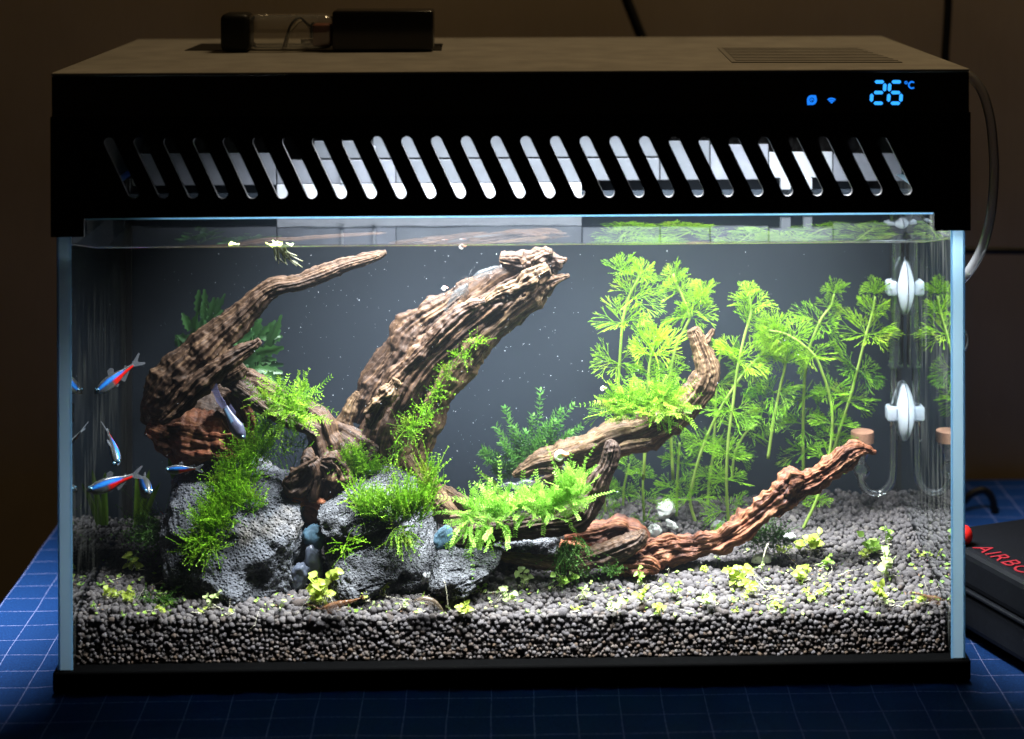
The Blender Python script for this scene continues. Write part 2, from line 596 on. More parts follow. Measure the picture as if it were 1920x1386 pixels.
def edge_material():
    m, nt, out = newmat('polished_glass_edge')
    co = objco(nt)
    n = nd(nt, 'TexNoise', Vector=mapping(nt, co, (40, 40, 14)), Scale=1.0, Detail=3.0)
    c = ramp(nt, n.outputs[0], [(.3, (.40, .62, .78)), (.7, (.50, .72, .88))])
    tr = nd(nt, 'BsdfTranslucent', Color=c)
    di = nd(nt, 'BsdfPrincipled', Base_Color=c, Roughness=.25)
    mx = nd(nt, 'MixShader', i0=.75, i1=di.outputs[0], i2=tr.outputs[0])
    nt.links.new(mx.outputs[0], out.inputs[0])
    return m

MAT['pane_in'] = pane_inner_material()
MAT['pane_clear'] = clear_pane_material('clear_glass')
MAT['pane_edge'] = edge_material()

tank = thing('aquarium', 'glass aquarium on a black base, planted with driftwood and moss', 'aquarium', (0, .1, 0))
MB().box((-XI, 0.0, Z1), (XI, .005, ZRIM)).build('front_pane', MAT['pane_clear'], tank)
fr_edge = MB().box((-XI, .0006, ZRIM), (XI, .005, ZRIM + .0009))
fr_edge.build('pane_rim', MAT['pane_edge'], tank)
for sx in (-1, 1):
    a, b = sorted((sx * XI, sx * XO))
    xin, xout = sx * XI, sx * XO
    z0, z1 = Z1, ZRIM
    V = [[xin, 0, z0], [xin, .2, z0], [xin, .2, z1], [xin, 0, z1], [xout, 0, z0], [xout, .2, z0], [xout, .2, z1], [xout, 0, z1]]
    F = [[0, 1, 2, 3], [4, 7, 6, 5], [0, 3, 7, 4], [1, 5, 6, 2], [3, 2, 6, 7], [0, 4, 5, 1]]
    if sx > 0:
        F[0] = [0, 3, 2, 1]
    # inner face must look inwards
    if sx < 0:
        F[0] = [0, 3, 2, 1]
    o = obj('side_pane', V, F, [MAT['pane_in'], MAT['pane_clear'], MAT['pane_edge']], tank, smooth=False, fmat=[0, 1, 2, 2, 2, 2])
    me = o.data
    n = me.polygons[0].normal
    if n.x * sx > 0:
        me.polygons[0].flip()
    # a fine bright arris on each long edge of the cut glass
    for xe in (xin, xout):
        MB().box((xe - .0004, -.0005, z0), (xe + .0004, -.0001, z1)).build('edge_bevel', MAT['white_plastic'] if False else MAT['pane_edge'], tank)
MB().box((-XI, YB, Z1), (XI, YB + .003, ZW + .006)).build('back_panel', MAT['panel_dark'], tank)
MB().box((-XI, .195, Z1), (XI, .2, ZRIM)).build('rear_pane', MAT['panel_dark'], tank)
# black silicone seams in the rear corners
for sx in (-1, 1):
    MB().box((sx * XI - sx * .0028, YB - .0012, Z1), (sx * XI - sx * .0001, YB - .0001, ZW + .004)).build('silicone_seam', MAT['cord'], tank)
base = MB().box((-.2026, -.0025, 0.0), (.2026, .2025, Z1), .0012)
base.build('base', MAT['base'], tank, smooth=False)

for sx in (-1, 1):
    MB().box((sx * (XI - .0016), YB + .0032, Z1), (sx * (XI - .0002), .1948, ZRIM - .0005)).build('compartment_blackout', MAT['black'], tank)  # added black liners: stop lamp light leaking out of the rear compartment
# filter housing above and behind the back panel: seen through the slots and mirrored in the water
filt = thing('filter_box', 'pale grey filter housing behind the hood slots above the water', 'filter', (0, .125, ZW))
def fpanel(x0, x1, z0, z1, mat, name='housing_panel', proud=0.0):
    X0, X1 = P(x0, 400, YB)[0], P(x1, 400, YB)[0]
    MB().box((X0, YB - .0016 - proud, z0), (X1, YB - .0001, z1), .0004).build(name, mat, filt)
zs = .2168
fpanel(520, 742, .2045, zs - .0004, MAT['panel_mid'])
fpanel(520, 1090, ZW + .0015, .2042, MAT['reflection_pale'], 'added_reflection_strip', .0004)  # added pale strip: brightens the mirror image in the water
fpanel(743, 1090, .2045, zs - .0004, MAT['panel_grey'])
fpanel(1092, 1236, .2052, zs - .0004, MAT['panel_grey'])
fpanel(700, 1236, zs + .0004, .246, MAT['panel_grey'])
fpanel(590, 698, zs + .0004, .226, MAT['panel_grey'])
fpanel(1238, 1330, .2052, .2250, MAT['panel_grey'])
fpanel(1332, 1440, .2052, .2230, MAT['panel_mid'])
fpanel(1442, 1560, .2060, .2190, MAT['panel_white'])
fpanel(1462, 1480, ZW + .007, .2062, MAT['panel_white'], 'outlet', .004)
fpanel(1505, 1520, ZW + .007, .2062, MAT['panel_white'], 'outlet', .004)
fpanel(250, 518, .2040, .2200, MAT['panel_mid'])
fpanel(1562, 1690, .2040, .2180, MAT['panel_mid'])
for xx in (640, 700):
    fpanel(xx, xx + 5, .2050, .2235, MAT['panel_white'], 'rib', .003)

# ------------------------------------------------------------------ water
def water_material():
    m, nt, out = newmat('water_surface')
    co = objco(nt)
    n = nd(nt, 'TexNoise', Vector=co, Scale=28.0, Detail=2.0)
    nb = bump(nt, n.outputs[0], .25, .0006)
    fr = nd(nt, 'Fresnel', IOR=1.333, Normal=nb)
    t = nd(nt, 'BsdfTransparent', Color=(1, 1, 1))
    r = nd(nt, 'BsdfRefraction', Color=(1, 1, 1), IOR=1.333, Roughness=0.0, Normal=nb)
    tr = nd(nt, 'MixShader', i0=.6, i1=t.outputs[0], i2=r.outputs[0])
    g = nd(nt, 'BsdfGlossy', Color=(1, 1, 1), Roughness=.02, Normal=nb)
    mx = nd(nt, 'MixShader', i0=fr.outputs[0], i1=tr.outputs[0], i2=g.outputs[0])
    nt.links.new(mx.outputs[0], out.inputs[0])
    return m

def water():
    n = 10
    ys = list(np.linspace(.0078, YB - .002, 12))
    # meniscus climbing the front and side panes
    k = np.linspace(0, 1, 7)
    prof = [(.0051 + .0027 * (1 - np.cos(a * np.pi / 2)), ZW + .0016 * (1 - np.sin(a * np.pi / 2))) for a in k]
    V, F = [], []
    xs = np.linspace(-XI + .0002, XI - .0002, 40)
    rows = prof[:-1] + [(y, ZW) for y in ys]
    for (y, z) in rows:
        for x in xs:
            e = max(0, 1 - (XI - abs(x)) / .003)
            V.append([x, y, z + .0016 * e * e])
    w = len(xs)
    for i in range(len(rows) - 1):
        for j in range(w - 1):
            F.append([i * w + j, i * w + j + 1, (i + 1) * w + j + 1, (i + 1) * w + j])
    tag(obj('water', V, np.array(F, np.int32), water_material()), kind='structure')
water()

def water_body():
    # the tank's water itself: very slightly cloudy
    m, nt, out = newmat('cloudy_water')
    v = nd(nt, 'VolumePrincipled', Color=(.80, .90, 1.0), Density=.11, Anisotropy=.1)
    nt.links.new(v.outputs[0], out.inputs['Volume'])
    o = MB().box((-XI + .0001, .00505, Z1 + .0001), (XI - .0001, YB - .0001, ZW - .0003)).build('water_body', m)
    tag(o, kind='structure')
water_body()

# ------------------------------------------------------------------ hood
hood = thing('aquarium_hood', 'black aquarium hood with slanted slots and a blue temperature display', 'hood', (0, .1, ZEAR))
HW, HL = .2018, .2024

def px_plane(x, y, Y=-.003):
    p = P(x, y, Y)
    return (p[0], p[2])

def curve_panel(outer, holes, y0, depth, name, mat, parent):
    cu = bpy.data.curves.new(name, 'CURVE')
    cu.dimensions = '2D'
    cu.fill_mode = 'BOTH'
    cu.extrude = depth / 2
    for ring in [outer] + holes:
        sp = cu.splines.new('POLY')
        sp.points.add(len(ring) - 1)
        for q, (x, z) in zip(sp.points, ring):
            q.co = (x, z, 0, 1)
        sp.use_cyclic_u = True
    tmp = bpy.data.objects.new(name, cu)
    COL.objects.link(tmp)
    dg = bpy.context.evaluated_depsgraph_get()
    me = bpy.data.meshes.new_from_object(tmp.evaluated_get(dg))
    V = np.array([v.co[:] for v in me.vertices])
    F = [list(p.vertices) for p in me.polygons]
    bpy.data.objects.remove(tmp)
    bpy.data.curves.remove(cu)
    bpy.data.meshes.remove(me)
    W = np.stack([V[:, 0], y0 + V[:, 2], V[:, 1]], 1)
    return obj(name, W, F, mat, parent, smooth=False)

zstep = P(960, 215, -.003)[2]
zcut = P(960, 404, -.003)[2]
slots = []
for i in range(27):
    f = i / 26.0
    xt, yt = 205 + f * (1655 - 205), 268 - 2 * math.sin(f * math.pi) + f * (-1)
    xb, yb = 250 + f * (1700 - 250), 363 + 2 * math.sin(f * math.pi) - f * 7
    r = 10.2
    (x1, z1), (x2, z2) = px_plane(xt, yt), px_plane(xb, yb)
    d = np.array([x2 - x1, z2 - z1])
    d /= np.linalg.norm(d)
    nn = np.array([-d[1], d[0]])
    R = r * S(-.003)
    ring = []
    for k in range(9):
        a = np.pi * k / 8
        ring.append(tuple(np.array([x1, z1]) + R * (np.cos(a) * nn - np.sin(a) * d)))
    for k in range(9):
        a = np.pi * k / 8
        ring.append(tuple(np.array([x2, z2]) + R * (-np.cos(a) * nn + np.sin(a) * d)))
    slots.append(ring)
xl, xr = px_plane(157, 410)[0], px_plane(1752, 404)[0]
outer = [(-HL, ZEAR), (xl, ZEAR), (xl, zcut), (xr, zcut), (xr, ZEAR), (HL, ZEAR), (HL, zstep), (-HL, zstep)]
curve_panel(outer, slots, -.0018, .0026, 'front_panel', MAT['black'], hood)
MB().box((-HW, -.00295, zstep - .0006), (HW, .0, ZTOP - .0016), .0004).build('front_fascia', MAT['black_gloss'], hood)
for sx in (-1, 1):
    MB().box((sx * (HL - .0026), -.0004, ZEAR), (sx * HL, .2, zstep), 0).build('side_panel', MAT['black'], hood)
    MB().box((sx * (HW - .0026), .0003, zstep + .0003), (sx * HW, .2, ZTOP - .0016), 0).build('side_panel', MAT['black'], hood)
MB().box((-HL, .2003, ZEAR), (HL, .2025, ZTOP - .0016), 0).build('rear_panel', MAT['black'], hood)
MB().box((-HW - .0002, -.0034, ZTOP - .0014), (HW + .0002, .203, ZTOP), .0005).build('lid', MAT['lid'], hood)
MB().box((LED_C[0] - .13, LED_C[1] - .0190, LED_C[2] + .003), (LED_C[0] + .13, LED_C[1] + .075, LED_C[2] + .0058), .001).build('led_housing', MAT['black'], hood)
MB().box((LED_C[0] - .126, LED_C[1] - .018, LED_C[2] + .001), (LED_C[0] + .126, LED_C[1] + .018, LED_C[2] + .0028), 0).build('led_strip', MAT['led'], hood)

def top_patch(pts, mat, name, lift=.0004):
    q = [PZ(x, y, ZTOP) for x, y in pts]
    a = np.array([[p[0], p[1], ZTOP + .00005] for p in q])
    b = a + [0, 0, lift]
    n = len(a)
    F = [list(range(n, 2 * n))] + [[i, (i + 1) % n, n + (i + 1) % n, n + i] for i in range(n)]
    return obj(name, np.vstack([a, b]), F, mat, hood, smooth=False)
top_patch([(1372, 118), (1692, 118), (1610, 90), (1345, 91)], MAT['vent'], 'vent_grille')
for i in range(9):
    y0 = 116 - i * 2.9
    top_patch([(1372 - i * 3 + 8, y0), (1692 - i * 9.5 - 8, y0), (1692 - i * 9.5 - 11, y0 - 1.1), (1372 - i * 3 + 6, y0 - 1.1)], MAT['lid'], 'vent_bar', .0007)
top_patch([(346, 95.5), (828, 95.5), (830, 82.5), (378, 82.5)], MAT['black'], 'feeder_recess', .00025)

# ---- display: digits, degree sign, icons
YF = -.0031
disp = obj('display_window', *(lambda V, F: (V, F))(
    np.array([[px_plane(x, y)[0], YF - .00012, px_plane(x, y)[1]] for x, y in ((1340, 146), (1730, 146), (1730, 204), (1340, 204))]), [[0, 3, 2, 1]]), MAT['black_gloss'], hood, smooth=False)
disp_o = ORG[disp.name]
def flat(name, ring, mat, parent=disp, t=.00025):
    a = np.array([[px_plane(x, y)[0], YF - .0002, px_plane(x, y)[1]] for x, y in ring])
    b = a - [0, t, 0]
    n = len(a)
    F = [list(range(n, 2 * n))] + [[i, (i + 1) % n, n + (i + 1) % n, n + i] for i in range(n)]
    return obj(name, np.vstack([a, b]), F, mat, parent, smooth=False)
def bar(x0, y0, x1, y1, w):
    p, q = np.array([x0, y0], float), np.array([x1, y1], float)
    d = (q - p) / np.linalg.norm(q - p)
    n = np.array([-d[1], d[0]]) * w / 2
    e = d * w * .45
    return [tuple(v) for v in (p, p + e + n, q - e + n, q, q - e - n, p + e - n)]
def digit(x, segs):
    w, h = 23, 40
    y = 153.5
    sk = 2.5
    pos = {'a': (x + 3, y, x + w - 2, y), 'b': (x + w - .5, y + 2.5, x + w - 1.5, y + h / 2 - 2), 'c': (x + w - 2, y + h / 2 + 2, x + w - 3, y + h - 2.5),
           'd': (x + 1, y + h, x + w - 4, y + h), 'e': (x - 2, y + h / 2 + 2, x - 3, y + h - 2.5), 'f': (x - .5, y + 2.5, x - 1.5, y + h / 2 - 2), 'g': (x + 1.5, y + h / 2, x + w - 3.5, y + h / 2)}
    for s in segs:
        flat('digit_segment', bar(*pos[s], 6.2), MAT['digit'])
digit(1636.5, 'abged')
digit(1668.5, 'afgedc')
def arc(cx, cy, r0, r1, a0, a1, n=10):
    o = [(cx + r1 * math.cos(math.radians(a0 + (a1 - a0) * i / n)), cy + r1 * math.sin(math.radians(a0 + (a1 - a0) * i / n))) for i in range(n + 1)]
    return o + [(cx + r0 * math.cos(math.radians(a1 - (a1 - a0) * i / n)), cy + r0 * math.sin(math.radians(a1 - (a1 - a0) * i / n))) for i in range(n + 1)]
flat('degree_sign', arc(1698.5, 155, 1.3, 3.0, 0, 359), MAT['display'])
flat('celsius_letter', arc(1709.5, 159.5, 4.6, 7.4, 50, 310, 14), MAT['display'])
for r in (2.2, 6.0, 9.8):
    flat('signal_icon', arc(1559, 194.5, max(.2, r - 1.5), r + 1.5, 225, 315), MAT['display'])
flat('pump_icon', arc(1522, 187.5, 4.6, 9.2, 0, 359, 24), MAT['display'])
flat('pump_icon', arc(1522, 187.5, 1.2, 3.2, 90, 400, 12), MAT['display'])
flat('pump_icon', [(1524, 178.5), (1529.5, 178.8), (1531, 185)], MAT['display'])
flat('pump_icon', [(1520, 196.5), (1513.5, 196.8), (1513, 190)], MAT['display'])
for x in (1356, 1368, 1380, 1394, 1406, 1418, 1438, 1446, 1476, 1484, 1514, 1522, 1552, 1560):
    flat('printed_label', [(x, 153), (x + 7, 153), (x + 7, 158.5), (x, 158.5)], MAT['display_dim'], t=.00006)
flat('emblem', [(150, 160), (181, 160), (181, 191), (150, 191)], MAT['display_dim'], hood, .00008)
flat('emblem', [(155, 167), (169, 167), (169, 170), (158, 170), (158, 186), (155, 186)], MAT['black_gloss'], hood, .00016)
flat('emblem', [(173, 167), (176, 167), (176, 186), (173, 186)], MAT['black_gloss'], hood, .00016)
flat('emblem', [(163, 174), (166, 174), (166, 186), (163, 186)], MAT['black_gloss'], hood, .00016)

# ------------------------------------------------------------------ feeder on the hood
MAT['clear_tube'] = thin_glass('clear_acrylic', 1.5, (.97, .95, .9), .05, frost=.06, boost=3.0)
YFd = P(600, 98, 0)[1]
_b = PZ(600, 99, ZTOP)
YFd = _b[1] + .011
fd = thing('fish_feeder', 'auto feeder with clear tube between black ends lying on the hood', 'feeder', (_b[0], YFd, ZTOP))
def fx(x):
    return P(x, 60, YFd)[0]
zt, z0 = P(600, 22, YFd - .004)[2], ZTOP + .0006
ry = .0105
def rbox(x0, x1, zz0, zz1, name, mat, par, ry=ry, bev=.006):
    return MB().box((x0, YFd - ry, zz0), (x1, YFd + ry, zz1), bev).build(name, mat, par, smooth=True)
rbox(fx(418), fx(472), z0, zt - .0006, 'end_cap', MAT['black'], fd, bev=.0028)
rbox(fx(466), fx(628), z0 + .0008, zt - .0009, 'clear_tube', MAT['clear_tube'], fd, ry - .0006, .0045)
rbox(fx(626), fx(814), z0, zt + .0008, 'motor_block', MAT['black_gloss'], fd, bev=.0016)
rbox(fx(588), fx(624), z0 + .002, z0 + .013, 'gear_block', simple('brown_gear', (.20, .06, .035), .4), fd, .006, .001)
rbox(fx(584), fx(588), z0 + .006, z0 + .0135, 'bracket', MAT['black'], fd, .006, .0006)
MB().tube([(fx(566), YFd - .004, z0 + .0045), (fx(588), YFd - .004, z0 + .0045)], .0012).build('shaft', simple('steel', (.7, .7, .7), .25, 1.0), fd, smooth=True)
w = catmull([(fx(532), YFd - .003, z0 + .001), (fx(538), YFd - .005, z0 + .006), (fx(548), YFd - .005, z0 + .013), (fx(562), YFd - .002, zt - .003), (fx(575), YFd, zt - .006), (fx(584), YFd, z0 + .012)], 30)
MB().tube(w, .0006, 8).build('wire', MAT['cord'], fd, smooth=True)
w = catmull([(fx(536), YFd, z0 + .001), (fx(545), YFd - .002, z0 + .009), (fx(565), YFd, z0 + .0145), (fx(580), YFd, z0 + .011), (fx(582), YFd - .001, z0 + .006)], 30)
MB().tube(w, .0005, 8).build('wire', simple('grey_wire', (.5, .45, .35), .4), fd, smooth=True)
_q = PZ(826, 88, ZTOP)
MB().tube([(_q[0] - .003, _q[1], ZTOP + .0012), (_q[0] + .001, _q[1], ZTOP + .0012), (_q[0] + .0005, _q[1] - .004, ZTOP + .0006)], .0004, 6).build('hook', MAT['cord'], fd)

# ------------------------------------------------------------------ things beside and behind the tank
def cable(pts, r_px, name, label, cat, mat, Y, n=40):
    C = catmull([P(x, y, Y if not isinstance(Y, (list, tuple)) else Y[i]) for i, (x, y) in enumerate(pts)], n)
    Ym = Y if not isinstance(Y, (list, tuple)) else Y[0]
    V, F = tube_mesh(C, r_px * S(Ym), 14)
    o = obj(name, V, F, mat, None, True, origin=C[len(C) // 2])
    return tag(o, label, cat)
cable([(1160, -60), (1172, -10), (1187, 30), (1206, 78), (1228, 140)], 10, 'power_cord', 'black cord slanting down the wall behind the middle of the hood', 'cord', MAT['cord'], .30)
cable([(1779, -60), (1778, 0), (1775, 60), (1772, 118), (1770, 300)], 8, 'power_cord', 'upright black cord on the wall behind the hood corner near the tube', 'cord', MAT['cord'], .29)
cable([(1700, 468), (1812, 470), (1870, 470), (1990, 471)], 7, 'power_cord', 'level black cord along the wall past the clear tube', 'cord', MAT['cord'], .28)
cable([(1806, 942), (1822, 926), (1846, 920), (1862, 940), (1866, 985)], 7, 'power_cord', 'looped black cord standing behind the black pump case', 'cord', MAT['cord'], .24)
MAT['airline'] = thin_glass('airline_tube', 1.45, (.72, .72, .74), .10, frost=.22, frostcol=(.55, .55, .57), boost=1.6)
cable([(1765, 150), (1806, 137), (1838, 165), (1855, 215), (1862, 270), (1864, 330), (1858, 400), (1845, 455), (1826, 495), (1802, 526), (1775, 548), (1752, 580), (1745, 700)], 9.5, 'airline_tube', 'thick translucent grey tube looping from the hood corner down beside the tank', 'tube', MAT['airline'], [.06] * 9 + [.068, .12, .18, .205], 90)
o = cable([(1806, 1276), (1830, 1280), (1860, 1292), (1890, 1298), (1960, 1304)], 8.5, 'airline_tube', 'clear tube lying on the blue cloth from the tank base', 'tube', thin_glass('clear_hose', 1.45, (.9, .93, .97), .1, frost=.22, frostcol=(.5, .55, .6), boost=1.8), [.03, .022, .012, .006, .0])
cl = thing('wall_clip', 'small black clip with a clear ring hanging beside the tank wall', 'clip', P(1806, 630, .014))
a, b = P(1800, 594, .016), P(1810, 664, .016)
MB().box((.2002, .016, b[2]), (b[0], .024, a[2]), .0006).build('clip_body', MAT['black'], cl)
c0 = P(1798, 637, .014)
R = 15 * S(.014)
ring = [c0 + np.array([.0006 + R * .95 * math.cos(t), -.001, R * 1.45 * math.sin(t)]) for t in np.linspace(0, 2 * np.pi, 40)]
MB().tube(ring, .0006, 8, False).build('ring', MAT['clear_tube'], cl, smooth=True)

# pump case
pa, pb = PZ(1812, 1190, 0), PZ(1920, 1255, 0)
dv = (pb - pa); dv[2] = 0; dv /= np.linalg.norm(dv)
uv = np.array([-dv[1], dv[0], 0])
if uv[0] < 0: uv = -uv
hh = P(1812, 1030, pa[1])[2]
corner = pa - dv * .030
case = thing('pump_case', 'black plastic pump case with red lettering on its lid beside the tank', 'pump', corner)
def W(a, b, c):
    return corner + dv * a + uv * b + np.array([0, 0, c])
def casebox(a0, a1, b0, b1, c0, c1, bev, name, mat):
    m = MB().box((a0, b0, c0), (a1, b1, c1), bev)
    m.V = [np.array([W(*p) for p in v]) for v in m.V]
    return m.build(name, mat, case, smooth=False)
MAT['case'] = simple('dark_case_plastic', (.004, .0045, .006), .55, spec=.12, noise=.2, nscale=500)
casebox(0, .15, 0, .11, .001, hh * .52, .004, 'case_bottom', MAT['case'])
casebox(-.001, .151, -.001, .111, hh * .535, hh, .004, 'case_lid', MAT['case'])
casebox(-.0018, .1518, -.0018, .1118, hh * .50, hh * .55, .0008, 'seam_rim', MAT['case'])
k = MB()
tV, tF = ico(3)
kc = PZ(1812, 998, hh + .006)
kn = MB().add(tV * [.0040, .0040, .0048] + [kc[0] - .001, kc[1], hh + .0046], tF.tolist())
kn.build('knob', MAT['red'], case, smooth=True)
cu = bpy.data.curves.new('lettering', 'FONT')
cu.body = "AIRBOX"
cu.size = .0128
cu.extrude = .00012
cu.space_character = 1.12
tmp = bpy.data.objects.new('lettering', cu)
COL.objects.link(tmp)
me = bpy.data.meshes.new_from_object(tmp.evaluated_get(bpy.context.evaluated_depsgraph_get()))
bpy.data.objects.remove(tmp)
tv = np.array([v.co[:] for v in me.vertices]); tf = [list(p.vertices) for p in me.polygons]
tp = PZ(1810, 1036, hh)
tloc = np.array([(tp - corner) @ dv - .004, max(.0035, (tp - corner) @ uv)])
obj('lettering', np.array([W(tloc[0] + x, tloc[1] + y, hh + .0003 + z) for x, y, z in tv]), tf, MAT['redprint'], case, smooth=False)
# ------------------------------------------------------------------ gravel bed
_zfl, _zfr = P(140, 1152, .0065)[2], P(1785, 1146, .0065)[2]
_zbl, _zbr = P(250, 968, YB)[2], P(1690, 912, YB)[2]

def hgt(X, Y):
    X, Y = np.asarray(X, float), np.asarray(Y, float)
    u = np.clip((X + XI) / (2 * XI), 0, 1)
    v = np.clip((Y - .0065) / (YB - .0065), 0, 1)
    f = _zfl * (1 - u) + _zfr * u
    b = _zbl * (1 - u) + _zbr * u
    p = np.stack([X.ravel() * 45, Y.ravel() * 45, np.zeros(X.size)], 1)
    return f * (1 - v) + b * v - .0034 * np.clip((.0245 - Y) / .012, 0, 1) ** 2 + .0011 * fbm(p, 2, 31).reshape(X.shape)

def G(x, y, up=0.0):
    """Point of the gravel surface seen at pixel (x, y)."""
    lo, hi = .006, YB
    for _ in range(40):
        m = (lo + hi) / 2
        q = P(x, y, m)
        if q[2] > float(hgt(q[0], m)):
            lo = m
        else:
            hi = m
    q = P(x, y, lo)
    return q + [0, 0, up]

def gravel_material():
    m, nt, out = newmat('dark_soil_grains')
    at = nd(nt, 'Attribute', attribute_name='tint')
    co = objco(nt)
    n = nd(nt, 'TexNoise', Vector=co, Scale=1500.0, Detail=3.0)
    s = nd(nt, 'Math', operation='MULTIPLY_ADD', i0=n.outputs[0], i1=.5, i2=at.outputs['Fac'])
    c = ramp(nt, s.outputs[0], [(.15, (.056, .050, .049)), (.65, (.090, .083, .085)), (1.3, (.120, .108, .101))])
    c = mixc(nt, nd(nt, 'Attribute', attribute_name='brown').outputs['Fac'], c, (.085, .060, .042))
    b = nd(nt, 'BsdfPrincipled', Base_Color=c, Roughness=.95, Normal=bump(nt, n.outputs[0], .5, .0004))
    b.inputs['Specular IOR Level'].default_value = .08
    nt.links.new(b.outputs[0], out.inputs[0])
    return m

def gravel():
    V0, F0 = ico(2)
    shapes = []
    for k in range(14):
        d = 1 + .22 * fbm(V0 * 1.3 + k * 7.1, 2, k) + .06 * fbm(V0 * 4 + k, 1, k + 50)
        shapes.append(V0 * d[:, None])
    V1, F1 = ico(1)
    shapes1 = [V1 * (1 + .22 * fbm(V1 * 1.3 + k * 7.1, 2, k))[:, None] for k in range(14)]
    pos, rad, big = [], [], []
    sp = .00265
    for layer in range(2):
        xs = np.arange(-XI + .0012, XI - .0004, sp)
        ys = np.arange(.0120, YB - .001, sp * .87)
        for j, y in enumerate(ys):
            x = xs + (sp / 2 if (j + layer) % 2 else 0) + RNG.uniform(-1, 1, len(xs)) * sp * .34
            yy = y + RNG.uniform(-1, 1, len(xs)) * sp * .34
            r = .00147 * RNG.lognormal(0, .29, len(xs))
            z = hgt(x, yy) - r * .8 + RNG.uniform(-.0006, .0006, len(xs)) - layer * .0015
            pos.append(np.stack([x, yy, z], 1)); rad.append(r); big.append(np.full(len(xs), (y < .05) and layer == 0))
    # against the front glass: coarse above, finer towards the bottom
    top = float(max(_zfl, _zfr)) + .001
    for layer in range(4):
        z = Z1 + .0006
        j = 0
        while z < top:
            t = (z - Z1) / (top - Z1)
            s = .0018 + .0010 * min(1, t * 1.1)
            xs = np.arange(-XI + .001, XI - .001, s) + (s / 2 if j % 2 else 0)
            xs = xs[xs < XI - .0008]
            n = len(xs)
            r = s * .53 * RNG.lognormal(0, .18, n)
            x = xs + RNG.uniform(-1, 1, n) * s * .3
            zz = z + RNG.uniform(-1, 1, n) * s * .32
            y = .0053 + r + layer * .0017 + RNG.uniform(0, .0007, n) + .0054 * t
            ok = zz < hgt(x, y) + r * .2
            pos.append(np.stack([x, y, zz], 1)[ok]); rad.append(r[ok]); big.append(np.full(ok.sum(), layer == 0))
            z += s * .84
            j += 1
    # against the side panes
    for sx in (-1, 1):
        for layer in range(1):
            for y in np.arange(.009, YB, .0028):
                zz = np.arange(Z1, float(hgt(sx * .193, y)), .0026)
                n = len(zz)
                r = .0014 * RNG.lognormal(0, .15, n)
                pos.append(np.stack([sx * (XI - .0003 - r), y + RNG.uniform(-.001, .001, n), zz + RNG.uniform(-.001, .001, n)], 1)); rad.append(r); big.append(np.zeros(n, bool))
    pos, rad, big = np.concatenate(pos), np.concatenate(rad), np.concatenate(big)
    n = len(pos)
    q = RNG.normal(size=(n, 4)); q /= np.linalg.norm(q, axis=1)[:, None]
    w, x, y, z = q.T
    R = np.stack([1 - 2 * (y * y + z * z), 2 * (x * y - z * w), 2 * (x * z + y * w), 2 * (x * y + z * w), 1 - 2 * (x * x + z * z), 2 * (y * z - x * w), 2 * (x * z - y * w), 2 * (y * z + x * w), 1 - 2 * (x * x + y * y)], 1).reshape(n, 3, 3)
    an = RNG.uniform(.82, 1.18, (n, 3))
    tint = RNG.normal(.42, .2, n)
    brown = np.clip((_zfl - .012 - pos[:, 2]) / .02 + RNG.normal(0, .35, n), 0, 1)  # low grains browner and darker: dim light at the bottom put into colour
    Vs, Fs, ts, bs, off = [], [], [], [], 0
    for isbig, shp, F in ((True, shapes, F0), (False, shapes1, F1)):
        ids = np.nonzero(big == isbig)[0]
        kk = RNG.integers(0, 14, len(ids))
        for k in range(14):
            ii = ids[kk == k]
            v = np.einsum('nij,nvj->nvi', R[ii], shp[k][None] * an[ii][:, None]) * rad[ii][:, None, None] + pos[ii][:, None]
            v[..., 1] = np.maximum(v[..., 1], .0051)
            v[..., 0] = np.clip(v[..., 0], -XI + .0001, XI - .0001)
            m = len(ii)
            Fs.append((F[None] + (np.arange(m) * len(shp[k]))[:, None, None] + off).reshape(-1, 3))
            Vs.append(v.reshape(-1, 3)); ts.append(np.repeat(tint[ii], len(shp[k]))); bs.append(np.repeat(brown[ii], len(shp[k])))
            off += m * len(shp[k])
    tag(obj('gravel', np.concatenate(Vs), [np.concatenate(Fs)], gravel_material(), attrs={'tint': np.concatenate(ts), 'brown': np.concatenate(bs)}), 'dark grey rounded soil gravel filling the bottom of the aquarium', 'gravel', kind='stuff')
    # solid bed beneath the grains
    xs, ys = np.linspace(-XI + .0012, XI - .0012, 60), np.linspace(.0165, YB - .0002, 30)
    XX, YY = np.meshgrid(xs, ys, indexing='ij')
    T = np.stack([XX, YY, hgt(XX, YY) - .0042], -1).reshape(-1, 3)
    idx = np.arange(1800).reshape(60, 30)
    F = np.stack([idx[:-1, :-1], idx[1:, :-1], idx[1:, 1:], idx[:-1, 1:]], -1).reshape(-1, 4).tolist()
    B = T.copy(); B[:, 2] = Z1 + .0002
    rim = list(idx[:, 0]) + list(idx[-1, 1:]) + list(idx[-2::-1, -1]) + list(idx[0, -2:0:-1])
    F += [[int(rim[i]), int(rim[i - 1]), int(rim[i - 1]) + 1800, int(rim[i]) + 1800] for i in range(len(rim))]
    tag(obj('soil_bed', np.vstack([T, B]), F, simple('soil', (.02, .018, .016), .95)), kind='structure')
gravel()

# ------------------------------------------------------------------ rocks
def outline_radius(poly, n=720):
    poly = np.asarray(poly, float)
    c = np.array([(poly[:, 0].min() + poly[:, 0].max()) / 2, (poly[:, 1].min() + poly[:, 1].max()) / 2])
    dense = catmull(np.vstack([poly, poly[:1]]), 600)
    d = dense - c
    a = np.arctan2(-d[:, 1], d[:, 0])
    r = np.hypot(d[:, 0], d[:, 1])
    grid = np.linspace(-np.pi, np.pi, n)
    o = np.argsort(a)
    return c, grid, np.interp(grid, a[o], r[o], period=2 * np.pi)

